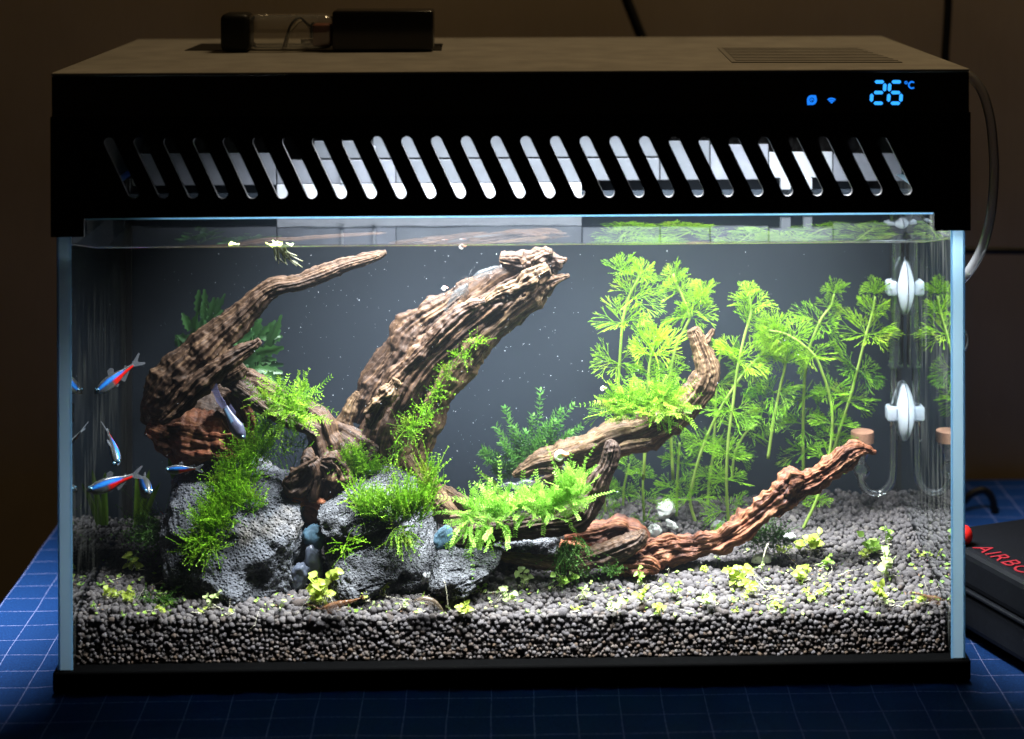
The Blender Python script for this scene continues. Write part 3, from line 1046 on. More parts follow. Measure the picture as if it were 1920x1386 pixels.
def rock(name, poly, Y, depth, mat, label, cat='rock', sub=6, rough=1.0, pores=1.0, seed=0, group=None, pore_scale=420, cave=None, lean=0.0, facets=9):
    c, grid, rr = outline_radius(poly)
    V, F = ico(sub)
    s = S(Y)
    C = P(c[0], c[1], Y)
    rho = np.hypot(V[:, 0], V[:, 2])
    ang = np.arctan2(V[:, 2], V[:, 0])
    R = np.interp(ang, grid, rr, period=2 * np.pi) * s * (1.05 if sub > 4 else 1.0)
    # boxier profile through the depth
    f = np.power(np.clip(rho, 1e-6, 1), .62)
    pln = np.stack([np.cos(ang) * R * f, np.sign(V[:, 1]) * depth * np.power(np.abs(V[:, 1]), .8), np.sin(ang) * R * f], 1)
    W = pln.copy()
    size = rr.mean() * s
    nrm = V
    rgk = np.random.default_rng(700 + seed)
    for _k in range(int(facets)):
        n_ = rgk.normal(size=3) * [1, 1.0, 1]; n_[1] = -abs(n_[1]); n_ /= np.linalg.norm(n_)
        ex = (W @ n_).max()
        over = np.maximum(0, W @ n_ - ex * rgk.uniform(.78, .92))
        W = W - .85 * over[:, None] * n_
    d = .10 * size * fbm(W / size * 1.3 + seed, 4, seed) * rough
    d += .05 * size * (ridged(W / size * 3.0 + seed * 3, 3, seed + 9) - .4) * rough
    if pores:
        w1 = worley(W * pore_scale + seed, seed)
        d -= .0007 * pores * np.clip(1 - w1 / .5, 0, 1) ** .8
        w2 = worley(W * pore_scale * .42 + seed, seed + 4)
        d -= .0009 * pores * np.clip(1 - w2 / .42, 0, 1)
    d += .0005 * fbm(W * 700, 3, seed + 3)
    d -= .0016 * rough * np.clip(1 - np.abs(fbm(W * 55 + seed, 3, seed + 6)) / .09, 0, 1)
    if cave:
        for (x, y, r, dep) in cave:
            q = (P(x, y, Y) - C)
            dd = np.hypot(W[:, 0] - q[0], W[:, 2] - q[2]) / (r * s)
            d -= np.where(V[:, 1] < .3, dep * np.exp(-dd ** 2), 0)
    W = W + nrm * d[:, None]
    W[:, 1] += lean * W[:, 2]
    yy = W[:, 1] + C[1]
    W[:, 1] = np.where(yy < .016, .016 - .0065 * np.tanh((.016 - yy) / .0065), yy) - C[1]
    o = obj(name, W + C, [F], mat, None, True, origin=C)
    return tag(o, label, cat, group)

RK = rock_mat('lava_rock', (.042, .046, .055), (.165, .174, .192), warm=(.17, .142, .105))
RK2 = rock_mat('lava_rock_pale', (.044, .047, .053), (.172, .178, .190), pore=900)
rock('lava_rock', [(338, 905), (372, 888), (420, 884), (468, 892), (500, 905), (532, 932), (566, 955), (581, 985), (576, 1010), (562, 1030), (572, 1060), (575, 1090), (555, 1112), (500, 1122), (430, 1124), (366, 1105), (335, 1060), (322, 1000), (326, 945)], .050, .026, RK, 'big grey lava rock under the thick moss, largest of the rocks', seed=3, pores=.8, pore_scale=640, cave=[(497, 1062, 24, .010), (545, 1050, 24, .004), (430, 1000, 40, .004)], rough=1.3, lean=.45)
rock('lava_rock', [(582, 975), (598, 950), (638, 925), (662, 902), (708, 888), (748, 891), (768, 910), (775, 940), (745, 968), (690, 985), (640, 998), (600, 998), (586, 990)], .046, .020, RK2, 'grey lava rock on top of the pitted rock, behind the upright moss', seed=5, pores=.6, pore_scale=600, lean=.5)
rock('lava_rock', [(598, 1015), (636, 1003), (700, 990), (762, 978), (802, 962), (823, 985), (823, 1030), (810, 1070), (797, 1100), (742, 1112), (682, 1108), (640, 1100), (612, 1076), (602, 1044)], .041, .021, RK2, 'pitted lava rock in the middle with a dark hollow beneath', seed=8, pores=1.25, pore_scale=560, cave=[(730, 1100, 45, .007), (768, 1068, 13, .004)], lean=.6)
rock('lava_rock', [(800, 1066), (815, 1038), (850, 1030), (900, 1033), (936, 1041), (928, 1058), (893, 1086), (862, 1100), (812, 1098)], .031, .017, RK2, 'low wedge shaped lava rock beside the pitted rock', seed=12, pores=1.1, pore_scale=640, lean=.7)
rock('lava_rock', [(913, 1014), (930, 1003), (980, 999), (1030, 1003), (1042, 1020), (1032, 1038), (980, 1044), (934, 1036)], .058, .015, RK2, 'flat oval lava rock under the mossy level branch', seed=15, pores=.8, pore_scale=600, sub=5)
def pebble(name, x, y, rx, ry, mat, label, ang=0, Y=None, seed=0, group=None, cat='stone'):
    a = math.radians(ang)
    pl = []
    for k in range(12):
        t = -2 * math.pi * k / 12
        u, v = rx * math.cos(t) * (1 + .13 * math.sin(3 * t + seed)), ry * math.sin(t) * (1 + .12 * math.cos(2 * t + seed))
        pl.append((x + u * math.cos(a) - v * math.sin(a), y + u * math.sin(a) + v * math.cos(a)))
    if Y is None:
        Y = G(x, y + ry)[1]
    rock(name, pl, Y, min(rx, ry) * S(Y) * .9, mat, label, cat, sub=4, pores=0, seed=seed, group=group, rough=.8, facets=3)
pebble('stone', 588, 1062, 17, 46, MAT['bluestone'], 'smooth blue grey stone standing between the two front rocks', -6, .042, 2)
pebble('stone', 562, 1082, 16, 24, MAT['bluestone'], 'small smooth grey stone at the foot of the biggest rock', 8, .034, 3)
pebble('putty', 590, 1010, 22, 24, MAT['putty'], 'blue epoxy putty wedged between the biggest rock and its neighbours', 10, .046, 4, cat='putty')
pebble('putty', 832, 1012, 17, 27, MAT['putty'], 'blue epoxy putty under the end of the mossy level branch', 22, .036, 5, cat='putty')
pebble('stone', 817, 1098, 15, 10, MAT['whitestone'], 'small white stone in front of the wedge shaped rock', -12, None, 6)
pebble('stone', 800, 1083, 10, 12, MAT['greystone'], 'tiny grey stone between pitted rock and wedge rock', 10, .026, 7)
pebble('stone', 1248, 955, 18, 17, MAT['whitestone'], 'round white stone below the feathery stems, biggest white stone', 0, None, 8)
pebble('stone', 1228, 996, 13, 12, MAT['whitestone'], 'bright white stone just behind the red branch', 0, None, 9)
pebble('stone', 1259, 985, 13, 8, MAT['whitestone'], 'flat tilted white stone between the round one and the red branch', 38, None, 10)
pebble('stone', 1347, 985, 13, 9, MAT['greystone'], 'pale grey stone behind the red branch beside a seedling', -8, None, 11)
pebble('stone', 1428, 1047, 20, 10, MAT['whitestone'], 'white lumpy stone on gravel in front of the red branch', -6, None, 12)
pebble('stone', 1478, 1005, 13, 6, MAT['whitestone'], 'thin flat white stone under the red branch near the leaning stem', 4, None, 13)
pebble('stone', 1146, 982, 16, 8, MAT['greystone'], 'greenish grey stone behind the upper root wood', 4, None, 14)
pebble('stone', 660, 1002, 10, 9, MAT['greystone'], 'tiny brown grey stone on the pitted rock', 0, .03, 16)

# ------------------------------------------------------------------ driftwood
ROT3 = np.array(Euler((.5, .35, .8)).to_matrix())

def branch(name, ctrl, Y, mat, parent, seed, asp=.85, groove=.16, lump=.16, nl=None, na=72, gk=7.0, end=True, twist=.0, iso=.6, k=1.0):
    """ctrl: (x, y, radius px[, depth offset m])."""
    pts = np.array([list(P(c[0], c[1], Y + (c[3] if len(c) > 3 else 0))) + [c[2] * k * S(Y)] for c in ctrl])
    L = np.linalg.norm(np.diff(pts[:, :3], axis=0), axis=1).sum()
    nl = nl or int(max(40, min(260, L / .0006)))
    CC = catmull(pts, nl)
    C, r = CC[:, :3], np.maximum(CC[:, 3], .0003)
    C = C + np.stack([fbm(np.stack([np.linspace(0, L * 60, nl), np.full(nl, k * 9.0), np.full(nl, seed * 3.1)], 1), 2, seed + k) for k in range(3)], 1) * r[:, None] * .14
    T, N1, N2 = frames(C)
    u = np.concatenate([[0], np.cumsum(np.linalg.norm(np.diff(C, axis=0), axis=1))])
    a = np.linspace(0, 2 * np.pi, na, endpoint=False)
    UU, AA = np.meshgrid(u, a, indexing='ij')
    RR = np.repeat(r[:, None], na, 1)
    A2 = AA + twist * UU * 40
    R0 = r.mean()
    g = np.stack([(UU * 8).ravel(), (np.cos(A2) * gk * .32).ravel() + seed, (np.sin(A2) * gk * .32).ravel()], 1)
    g = g + .55 * np.stack([fbm(g * .8 + 31 * k, 2, seed + 40 + k) for k in range(3)], 1)
    rid = ridged(g @ ROT3, 4, seed) - .45
    g2 = np.stack([(UU * 16).ravel(), (np.cos(A2) * gk * 1.3).ravel() + seed, (np.sin(A2) * gk * 1.3).ravel()], 1)
    g2 = g2 + .5 * np.stack([fbm(g2 * .7 + 17 * k, 2, seed + 50 + k) for k in range(3)], 1)
    fine = fbm(g2 @ ROT3, 3, seed + 3)
    base = C[:, None] + RR[..., None] * (np.cos(AA)[..., None] * N1[:, None] + asp * np.sin(AA)[..., None] * N2[:, None])
    lmp = fbm(base.reshape(-1, 3) / max(R0, .003) * .8 + seed, 3, seed + 7)
    D = RR.ravel() * (groove * rid + groove * .45 * fine + lump * lmp)
    ck = np.clip(1 - np.abs(fbm((g * [2.0, .8, .8]) @ ROT3, 3, seed + 12)) / .10, 0, 1)
    D -= np.minimum(.22 * RR.ravel(), .0016) * ck * (groove / .2)
    st = fbm((g * [1.6, 1, 1]) @ ROT3, 2, seed + 14)
    D += np.minimum(.12 * RR.ravel(), .0011) * np.tanh(st * 6)
    D += np.minimum(.16 * RR.ravel(), .0016) * iso * fbm(base.reshape(-1, 3) * 170 + seed, 4, seed + 21)
    D += .00035 * fbm(base.reshape(-1, 3) * 700, 2, seed + 5)
    dirn = (np.cos(AA)[..., None] * N1[:, None] + np.sin(AA)[..., None] * N2[:, None]).reshape(-1, 3)
    V = base.reshape(-1, 3) + dirn * D[:, None]
    idx = np.arange(nl * na).reshape(nl, na)
    j = np.roll(idx, -1, 1)
    F = np.stack([idx[:-1], j[:-1], j[1:], idx[1:]], -1).reshape(-1, 4)
    c0, c1 = V[:na].mean(0) - T[0] * r[0] * .25, V[-na:].mean(0) + T[-1] * r[-1] * .25
    n0 = len(V)
    V = np.vstack([V, c0, c1])
    T0 = np.stack([j[0], idx[0], np.full(na, n0)], -1)
    T1 = np.stack([idx[-1], j[-1], np.full(na, n0 + 1)], -1)
    gr = np.stack([UU, np.cos(A2) * R0, np.sin(A2) * R0], -1).reshape(-1, 3) + seed * .37
    gr = np.vstack([gr, gr[0], gr[-1]])
    return obj(name, V, [F.astype(np.int32), np.vstack([T0, T1]).astype(np.int32)], mat, parent, True, attrs={'grain': gr})

WD = wood_mat('driftwood_brown', (.014, .008, .005), (.058, .031, .017), (.165, .098, .052))
WT = wood_mat('driftwood_trunk', (.012, .006, .004), (.046, .0235, .0125), (.130, .072, .034))
WG = wood_mat('driftwood_tan', (.024, .014, .008), (.095, .055, .028), (.235, .155, .078))
WR = wood_mat('driftwood_red', (.026, .008, .005), (.135, .048, .022), (.32, .155, .07), red=(.19, .052, .02))
WO = wood_mat('root_orange', (.08, .022, .010), (.30, .095, .04), (.42, .18, .09), streak=500)
WK = wood_mat('driftwood_dark', (.014, .009, .007), (.052, .031, .021), (.13, .082, .052))

arch = thing('driftwood', 'dark arching driftwood reaching up to the water with a forked dark hollow', 'driftwood', P(330, 860, .058))
branch('branch', [(270, 765, 12), (290, 752, 34), (312, 722, 44), (340, 695, 44), (372, 668, 40), (402, 642, 36), (432, 612, 30), (462, 582, 25), (490, 556, 22), (522, 536, 18), (560, 528, 17), (600, 513, 19), (650, 493, 16), (700, 481, 11), (724, 473, 5)], .056, WD, arch, 1, groove=.12, lump=.12, na=96, iso=.45, k=.9)
branch('branch', [(487, 638, 6), (472, 650, 11), (450, 665, 15), (420, 685, 18), (390, 706, 20), (358, 735, 18), (332, 765, 15), (312, 785, 10), (300, 792, 5)], .043, WD, arch, 2, groove=.16)
branch('branch', [(290, 745, 26), (315, 785, 40), (370, 800, 44), (430, 800, 34), (470, 800, 18)], .078, WK, arch, 3, groove=.2)
branch('branch', [(276, 800, 12), (296, 808, 27), (328, 820, 40), (368, 828, 42), (408, 830, 42), (446, 838, 38), (476, 850, 22)], .056, WR, arch, 4, groove=.2, lump=.3, na=96, iso=1.8)
branch('branch', [(460, 688, 8), (446, 698, 12), (430, 708, 14), (414, 716, 10)], .050, WD, arch, 5)
branch('branch', [(424, 708, 18), (458, 714, 26), (498, 732, 24), (540, 752, 17), (572, 762, 13), (596, 786, 16)], .056, WD, arch, 6, groove=.2)
branch('branch', [(440, 722, 14), (470, 742, 15), (505, 768, 15), (540, 786, 13), (575, 800, 12), (596, 812, 12)], .050, WK, arch, 7, groove=.2)
branch('branch', [(430, 738, 12), (446, 758, 22), (458, 782, 24), (462, 806, 18), (460, 822, 10)], .064, WR, arch, 8, groove=.2, lump=.3)
branch('branch', [(360, 740, 28), (410, 745, 30), (460, 760, 22)], .092, WK, arch, 66, groove=.2)

trunk = thing('driftwood_stump', 'massive weathered driftwood trunk leaning up to a knobbly end', 'driftwood', P(700, 910, .062))
branch('trunk', [(716, 930, 52), (716, 880, 62), (720, 830, 60), (732, 785, 54), (756, 735, 48), (790, 688, 45), (832, 640, 44), (880, 596, 45), (925, 560, 46), (968, 530, 44), (1004, 508, 40), (1034, 494, 26), (1052, 488, 10)], .064, WT, trunk, 11, groove=.17, lump=.14, na=128, gk=8, iso=.45, k=.9)
branch('ridge', [(672, 790, 14), (688, 750, 26), (712, 706, 31), (742, 662, 33), (772, 622, 33), (806, 592, 30), (842, 566, 24), (880, 540, 17), (910, 518, 8)], .070, WT, trunk, 12, groove=.15, lump=.22, na=96, iso=.4, k=.95)
branch('ridge', [(690, 800, 12), (706, 764, 18), (732, 718, 20), (770, 676, 19), (806, 640, 18), (842, 604, 17), (880, 576, 14), (910, 566, 6)], .046, WT, trunk, 13, groove=.24, lump=.2, na=72, asp=1.1, iso=1, k=.85)
branch('ridge', [(748, 905, 22), (778, 850, 23), (800, 808, 22), (816, 770, 21), (832, 735, 20), (862, 695, 24), (890, 662, 24), (925, 622, 22), (966, 585, 24), (1002, 556, 24), (1028, 528, 16), (1040, 512, 6)], .058, WG, trunk, 14, groove=.22, lump=.2, na=80)
branch('ridge', [(905, 572, 6), (935, 552, 14), (965, 540, 17), (1000, 520, 18), (1030, 505, 12)], .048, WG, trunk, 15, groove=.3, lump=.3)
branch('knob', [(938, 486, 10), (958, 488, 18), (985, 492, 20), (1010, 495, 16)], .058, WT, trunk, 16, lump=.4)
branch('knob', [(985, 500, 12), (1004, 486, 20), (1022, 476, 14), (1036, 474, 6)], .052, WT, trunk, 17, lump=.45)
branch('knob', [(1018, 496, 18), (1040, 490, 15), (1056, 488, 9), (1061, 492, 4)], .056, WT, trunk, 18, lump=.4)
branch('peg', [(1022, 536, 12), (1040, 526, 10), (1056, 520, 6), (1068, 517, 3)], .056, WT, trunk, 19)
branch('peg', [(640, 800, 18), (650, 780, 14), (658, 762, 12), (668, 742, 9), (672, 735, 6)], .066, WG, trunk, 20, groove=.1)
branch('flake', [(682, 776, 5), (700, 758, 11), (718, 746, 14), (736, 730, 13), (744, 712, 6)], .040, WG, trunk, 21, groove=.2, lump=.5)
branch('stump', [(576, 764, 15), (598, 786, 25), (610, 820, 32), (612, 855, 38), (604, 890, 44), (596, 925, 44)], .058, WT, trunk, 22, groove=.14, lump=.16, na=96)
branch('stump', [(618, 806, 16), (640, 820, 26), (664, 840, 34), (690, 860, 36)], .060, WT, trunk, 23, groove=.14)
branch('root', [(566, 868, 12), (578, 868, 20), (584, 884, 22), (570, 905, 22), (548, 915, 18), (530, 905, 8)], .047, WT, trunk, 24, groove=.3, lump=.5)
branch('root', [(602, 866, 16), (628, 874, 22), (640, 896, 18), (632, 915, 10)], .047, WT, trunk, 25, groove=.3, lump=.5)
branch('root', [(535, 930, 20), (575, 938, 30), (610, 940, 26), (640, 925, 18)], .054, WO, trunk, 26, groove=.2, lump=.35)
branch('root', [(560, 955, 15), (585, 965, 20), (600, 985, 14)], .056, WO, trunk, 27, groove=.2, lump=.35)
branch('root', [(760, 860, 24), (782, 890, 22), (800, 918, 22), (818, 945, 22), (850, 968, 16), (866, 985, 8)], .058, WG, trunk, 28, groove=.16)
branch('root', [(805, 920, 10), (835, 928, 15), (868, 945, 14), (900, 962, 9), (925, 975, 5)], .066, WG, trunk, 29, groove=.16)
branch('twig', [(596, 858, 3), (575, 870, 4), (552, 885, 4), (532, 902, 3)], .042, WD, trunk, 30, na=24)

logb = thing('driftwood_log', 'level mossy driftwood branch with an upright blunt end on the rocks', 'driftwood', P(1000, 1000, .040))
branch('branch', [(822, 1002, 8), (842, 1002, 17), (870, 1003, 23), (905, 995, 24), (950, 987, 22), (1000, 982, 23), (1050, 977, 26), (1088, 962, 28), (1112, 932, 24), (1126, 900, 21), (1138, 870, 18), (1147, 846, 15), (1151, 832, 13), (1153, 828, 10)], .040, WK, logb, 31, groove=.2, lump=.12, na=96)
branch('root', [(845, 975, 10), (870, 972, 12), (900, 972, 12), (940, 975, 8)], .046, WG, logb, 32)

scurve = thing('driftwood_branch', 'curved driftwood branch rising between the feathery stems with a snail on it', 'driftwood', P(1120, 900, .066))
branch('branch', [(962, 892, 4), (980, 882, 12), (1010, 868, 20), (1050, 858, 26), (1100, 840, 30), (1150, 822, 33), (1200, 808, 33), (1245, 794, 29), (1285, 768, 26), (1314, 735, 27), (1326, 702, 26), (1321, 672, 21), (1311, 645, 16), (1303, 624, 14), (1300, 615, 10)], .066, WG, scurve, 41, groove=.17, lump=.13, na=96)
branch('twig', [(1312, 660, 9), (1326, 640, 8), (1334, 627, 6), (1338, 618, 4)], .066, WG, scurve, 42, na=36)
branch('branch', [(980, 935, 8), (1010, 918, 17), (1050, 902, 20), (1100, 880, 20), (1150, 850, 16)], .074, WD, scurve, 43, groove=.2)
branch('splinter', [(1150, 842, 4), (1180, 836, 10), (1210, 832, 9), (1222, 826, 4)], .054, WG, scurve, 44, na=36)

red = thing('driftwood_root', 'reddish gnarled root wood lying on the gravel and rising at one end', 'driftwood', P(1250, 1050, .045))
branch('branch', [(1165, 1050, 18), (1195, 1045, 30), (1232, 1030, 34), (1280, 1026, 30), (1330, 1020, 25), (1375, 1003, 26), (1415, 975, 27), (1450, 945, 31), (1478, 922, 34), (1505, 908, 28), (1535, 896, 24), (1563, 878, 23), (1588, 858, 22), (1606, 846, 17), (1622, 844, 10), (1642, 849, 4)], .050, WR, red, 51, groove=.13, lump=.26, iso=1.6, k=.9, na=128, gk=8)
branch('knob', [(1468, 925, 20), (1485, 905, 25), (1500, 898, 18), (1508, 900, 8)], .047, WR, red, 52, lump=.4)
branch('root', [(915, 1034, 5), (945, 1043, 10), (990, 1050, 13), (1040, 1054, 17), (1095, 1050, 21), (1145, 1036, 25), (1182, 1020, 23), (1202, 1004, 14), (1208, 994, 5)], .038, WD, red, 53, groove=.09, lump=.10, k=.85)
branch('root', [(1060, 1010, 12), (1088, 1006, 22), (1125, 1000, 28), (1160, 990, 26), (1188, 1002, 28), (1208, 1030, 26)], .052, WR, red, 54, groove=.14, lump=.22, iso=1.2, k=.8)
branch('root', [(1050, 1025, 10), (1085, 1030, 16), (1120, 1034, 12)], .048, WO, red, 55, lump=.4)
branch('root', [(1150, 1060, 22), (1185, 1062, 26), (1215, 1062, 20), (1235, 1070, 10)], .040, WR, red, 56, groove=.2, lump=.35, iso=1.4, k=.8)

# ------------------------------------------------------------------ strands, moss, ferns
def ribbons(C, w, seed=0, tint=None, taper=.35, face=None):
    """C: (n, s, 3) centre lines; w: (n,) widths. Crossed thin blades. Returns V, F (quads), tint."""
    n, s, _ = C.shape
    rg = np.random.default_rng(seed)
    T = np.gradient(C, axis=1)
    T /= np.linalg.norm(T, axis=2)[..., None] + 1e-12
    rd = rg.normal(size=(n, 1, 3)) if face is None else face
    B = np.cross(T, rd)
    B /= np.linalg.norm(B, axis=2)[..., None] + 1e-12
    N = np.cross(T, B)
    k = np.linspace(1, taper, s)[None, :, None] * np.asarray(w)[:, None, None] / 2
    V = np.stack([C + B * k, C + N * k * .45, C - B * k, C - N * k * .45], 2)   # flattened four sided blades
    V = V.reshape(n, s * 4, 3)
    F = []
    for i in range(s - 1):
        for j in range(4):
            F.append([i * 4 + j, i * 4 + (j + 1) % 4, i * 4 + 4 + (j + 1) % 4, i * 4 + 4 + j])
    F = np.array(F)
    FF = (F[None] + (np.arange(n) * s * 4)[:, None, None]).reshape(-1, 4)
    t = np.repeat((np.zeros(n) if tint is None else tint), s * 4)
    return V.reshape(-1, 3), FF.astype(np.int32), t

def blades(p, d, side, L, w, tint):
    """Flat pointed leaflets with a fold: p base (n,3), d direction, side vector, lengths, widths."""
    n = len(p)
    up = np.cross(d, side)
    L, w = np.broadcast_to(L, (n,))[:, None], np.broadcast_to(w, (n,))[:, None]
    V = np.stack([p, p + d * L * .5 + side * w / 2, p + d * L, p + d * L * .5 - side * w / 2, p + d * L * .5 + up * w * .18], 1)
    F = np.array([[0, 1, 4], [1, 2, 4], [2, 3, 4], [3, 0, 4]])
    FF = (F[None] + (np.arange(n) * 5)[:, None, None]).reshape(-1, 3)
    return V.reshape(-1, 3), FF.astype(np.int32), np.repeat(tint, 5)

def norm(v):
    return v / (np.linalg.norm(v, axis=-1, keepdims=True) + 1e-12)

def strands(roots, dirs, L, s, curl, rg, droop=0.0):
    n = len(roots)
    t = np.linspace(0, 1, s)[None, :, None]
    a, b = rg.normal(size=(n, 1, 3)), rg.normal(size=(n, 1, 3))
    C = roots[:, None] + L[:, None, None] * (dirs[:, None] * t + curl * (a * t ** 2 + .6 * b * np.sin(t * 5) * t) * .5)
    C[..., 2] -= (droop * L[:, None]) * np.linspace(0, 1, s)[None] ** 2
    return C

def moss(name, label, blobs, mat, seed, leaf=0.0, nleaf=10, width=.00034, group=None, cat='moss', segs=6, curl=.35, leafw=.00055):
    """blobs: (x, y, rx, ry, Y, n, len px, (dx, dy) lean in the picture, spread)."""
    rg = np.random.default_rng(seed)
    Vs, Fq, Ft, ts, off = [], [], [], [], 0
    for (x, y, rx, ry, Y, n, lp, lean, spread) in blobs:
        a, rr = rg.uniform(0, 2 * np.pi, n), np.sqrt(rg.uniform(0, 1, n))
        ex, ey = rr * np.cos(a), rr * np.sin(a)
        depth = np.sqrt(np.maximum(0, 1 - rr ** 2))
        Yv = Y - depth * min(rx, ry) * S(Y) * .55 * rg.uniform(.2, 1, n)
        R = np.array([P(x + u * rx, y + v * ry, yy) for u, v, yy in zip(ex, ey, Yv)])
        d = np.stack([np.full(n, lean[0]), np.full(n, -.35), np.full(n, -lean[1])], 1) + rg.normal(size=(n, 3)) * spread + np.stack([ex * .5, np.zeros(n), -ey * .35], 1)
        d = norm(d)
        L = lp * S(Y) * rg.uniform(.45, 1.25, n)
        C = strands(R, d, L, segs, curl, rg)
        C[..., 1] = np.clip(C[..., 1], .0062, YB - .001)
        tt = rg.normal(0, .16, n) + .25 * (L / L.max() - .5)
        V, F, t = ribbons(C, np.full(n, width) * rg.uniform(.7, 1.3, n), seed + 1, tt)
        Vs.append(V); Fq.append(F + off); ts.append(t); off += len(V)
        if leaf > 0:
            T = norm(np.gradient(C, axis=1))
            tk = np.linspace(.12, 1, nleaf)
            idx = np.clip((tk * (segs - 1)), 0, segs - 1.001)
            i0 = idx.astype(int); f = (idx - i0)[None, :, None]
            Cp = C[:, i0] * (1 - f) + C[:, i0 + 1] * f
            Tp = T[:, i0]
            pl = norm(rg.normal(size=(n, 1, 3)) + np.array([0, -1.2, 0]))
            sd = norm(np.cross(Tp, pl))
            for sgn in (-1, 1):
                dd = norm(Tp * .7 + sgn * sd + rg.normal(size=sd.shape) * .15)
                lf = leaf * S(Y) * (1 - .45 * np.abs(tk - .4))[None] * rg.uniform(.7, 1.2, (n, 1))
                V, F, t = blades(Cp.reshape(-1, 3), dd.reshape(-1, 3), norm(np.cross(dd, np.broadcast_to(norm(np.cross(Tp, sd)), dd.shape))).reshape(-1, 3), lf.ravel(), np.full(lf.size, leafw), np.repeat(tt + .12, nleaf) + rg.normal(0, .06, n * nleaf))
                Vs.append(V); Ft.append(F + off); ts.append(t); off += len(V)
    V = np.concatenate(Vs)
    o = obj(name, V, [np.concatenate(Fq)] + ([np.concatenate(Ft)] if Ft else []), mat, None, True, attrs={'tint': np.concatenate(ts)}, origin=V.mean(0))
    return tag(o, label, cat, group)

MG = leaf_mat('moss_green', (.030, .12, .004), (.31, .63, .03), .5, .2, dead=(.16, .20, .02))
MY = leaf_mat('moss_bright', (.045, .17, .008), (.34, .62, .05), .5, .25, dead=(.30, .30, .04))
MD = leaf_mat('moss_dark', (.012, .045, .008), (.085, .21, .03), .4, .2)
FG = leaf_mat('fern_moss_green', (.06, .22, .012), (.33, .62, .09), .45, .3)
moss('moss', 'thick green moss spilling down the biggest rock', [
    (500, 820, 16, 22, .052, 80, 44, (.1, -1), .3), (474, 852, 28, 26, .048, 170, 46, (0, -1), .28), (450, 895, 32, 28, .042, 220, 46, (0, -1), .28), (426, 940, 32, 30, .036, 240, 46, (0, -1), .3),
    (402, 982, 32, 28, .031, 210, 42, (-.05, -.8), .36), (380, 1025, 30, 20, .027, 150, 36, (-.1, -.2), .5), (470, 948, 16, 14, .032, 50, 38, (.3, -1), .3)], MG, 21, leaf=3.2, nleaf=5, width=.00044)
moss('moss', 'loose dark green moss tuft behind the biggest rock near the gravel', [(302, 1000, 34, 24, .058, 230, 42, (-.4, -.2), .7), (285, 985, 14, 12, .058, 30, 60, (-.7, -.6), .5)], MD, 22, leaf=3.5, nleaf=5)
moss('moss', 'upright grassy green moss covering the pitted rock', [
    (724, 962, 50, 20, .030, 270, 42, (0, -1), .26), (770, 955, 32, 28, .028, 240, 52, (.05, -1), .24), (803, 905, 13, 30, .030, 100, 42, (.2, -1), .24), (692, 945, 28, 20, .033, 80, 32, (-.1, -1), .32), (752, 1000, 18, 14, .024, 70, 34, (.1, .5), .4), (668, 925, 14, 18, .036, 26, 32, (-.2, -1), .35)], MY, 23, leaf=3.5, nleaf=5, curl=.22, width=.0005)
moss('moss', 'green moss tuft at the foot of the massive trunk behind the rocks', [(664, 884, 42, 16, .050, 220, 36, (0, -1), .45), (655, 858, 12, 12, .05, 30, 34, (0, -1), .35), (708, 890, 22, 10, .048, 50, 34, (.5, -.7), .4)], MG, 24, leaf=4, nleaf=5, width=.0004)
moss('moss', 'narrow vein of moss growing in the groove of the trunk', [(892, 640, 16, 6, .046, 26, 24, (.2, -.5), .7), (862, 668, 15, 6, .045, 34, 24, (.2, -.4), .7), (838, 700, 7, 14, .045, 40, 22, (.1, -.6), .6), (822, 735, 7, 16, .044, 44, 22, (.1, -.5), .6), (800, 775, 10, 16, .043, 50, 26, (0, -.4), .7), (768, 806, 18, 14, .041, 80, 30, (0, -.5), .7), (750, 840, 10, 22, .041, 30, 34, (.1, .4), .6)], MG, 25, leaf=3, nleaf=4)
moss('moss', 'small spiky tuft of moss on the thin branch behind the dark fish', [(520, 752, 24, 16, .042, 44, 46, (0, -.5), .75), (552, 775, 26, 16, .040, 56, 46, (.3, -.2), .75), (570, 735, 16, 8, .05, 10, 46, (.5, -.7), .5)], MY, 26, leaf=9, nleaf=9, leafw=.0006)
moss('moss', 'wispy moss strands hanging in the gap below the thin branch', [(520, 830, 20, 22, .052, 40, 50, (.1, .2), .8), (560, 838, 20, 20, .056, 24, 50, (-.1, -.6), .7)], MG, 27, leaf=3, nleaf=5)
moss('moss', 'bright fern like moss cushion on the curved branch', [(1212, 770, 58, 14, .056, 110, 50, (0, -.75), .75), (1180, 760, 30, 14, .056, 44, 56, (-.7, -.5), .6), (1245, 755, 26, 14, .056, 44, 50, (.2, -.9), .6)], MY, 28, leaf=8, nleaf=12, leafw=.0006, curl=.3)
moss('moss', 'pale feathery moss carpet along the top of the level branch', [
    (905, 962, 34, 14, .032, 52, 52, (-.2, -.4), .8), (950, 950, 36, 14, .032, 66, 50, (0, -.7), .8), (1000, 950, 36, 14, .032, 66, 46, (0, -.7), .8), (1045, 950, 30, 14, .03, 60, 46, (.1, -.7), .8), (1072, 925, 18, 24, .03, 60, 54, (.15, -1), .55), (880, 985, 18, 16, .026, 22, 52, (-.2, .8), .5), (925, 985, 26, 8, .024, 14, 40, (.1, .9), .4)], FG, 29, leaf=8, nleaf=13, leafw=.0006, curl=.3)
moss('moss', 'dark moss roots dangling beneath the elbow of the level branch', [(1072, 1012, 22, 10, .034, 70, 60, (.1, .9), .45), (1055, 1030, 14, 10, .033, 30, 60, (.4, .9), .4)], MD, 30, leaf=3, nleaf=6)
moss('moss', 'dark green moss clump in the shade under the red root', [(1440, 1012, 34, 20, .060, 220, 34, (0, -.6), .8)], MD, 31, leaf=3, nleaf=5)
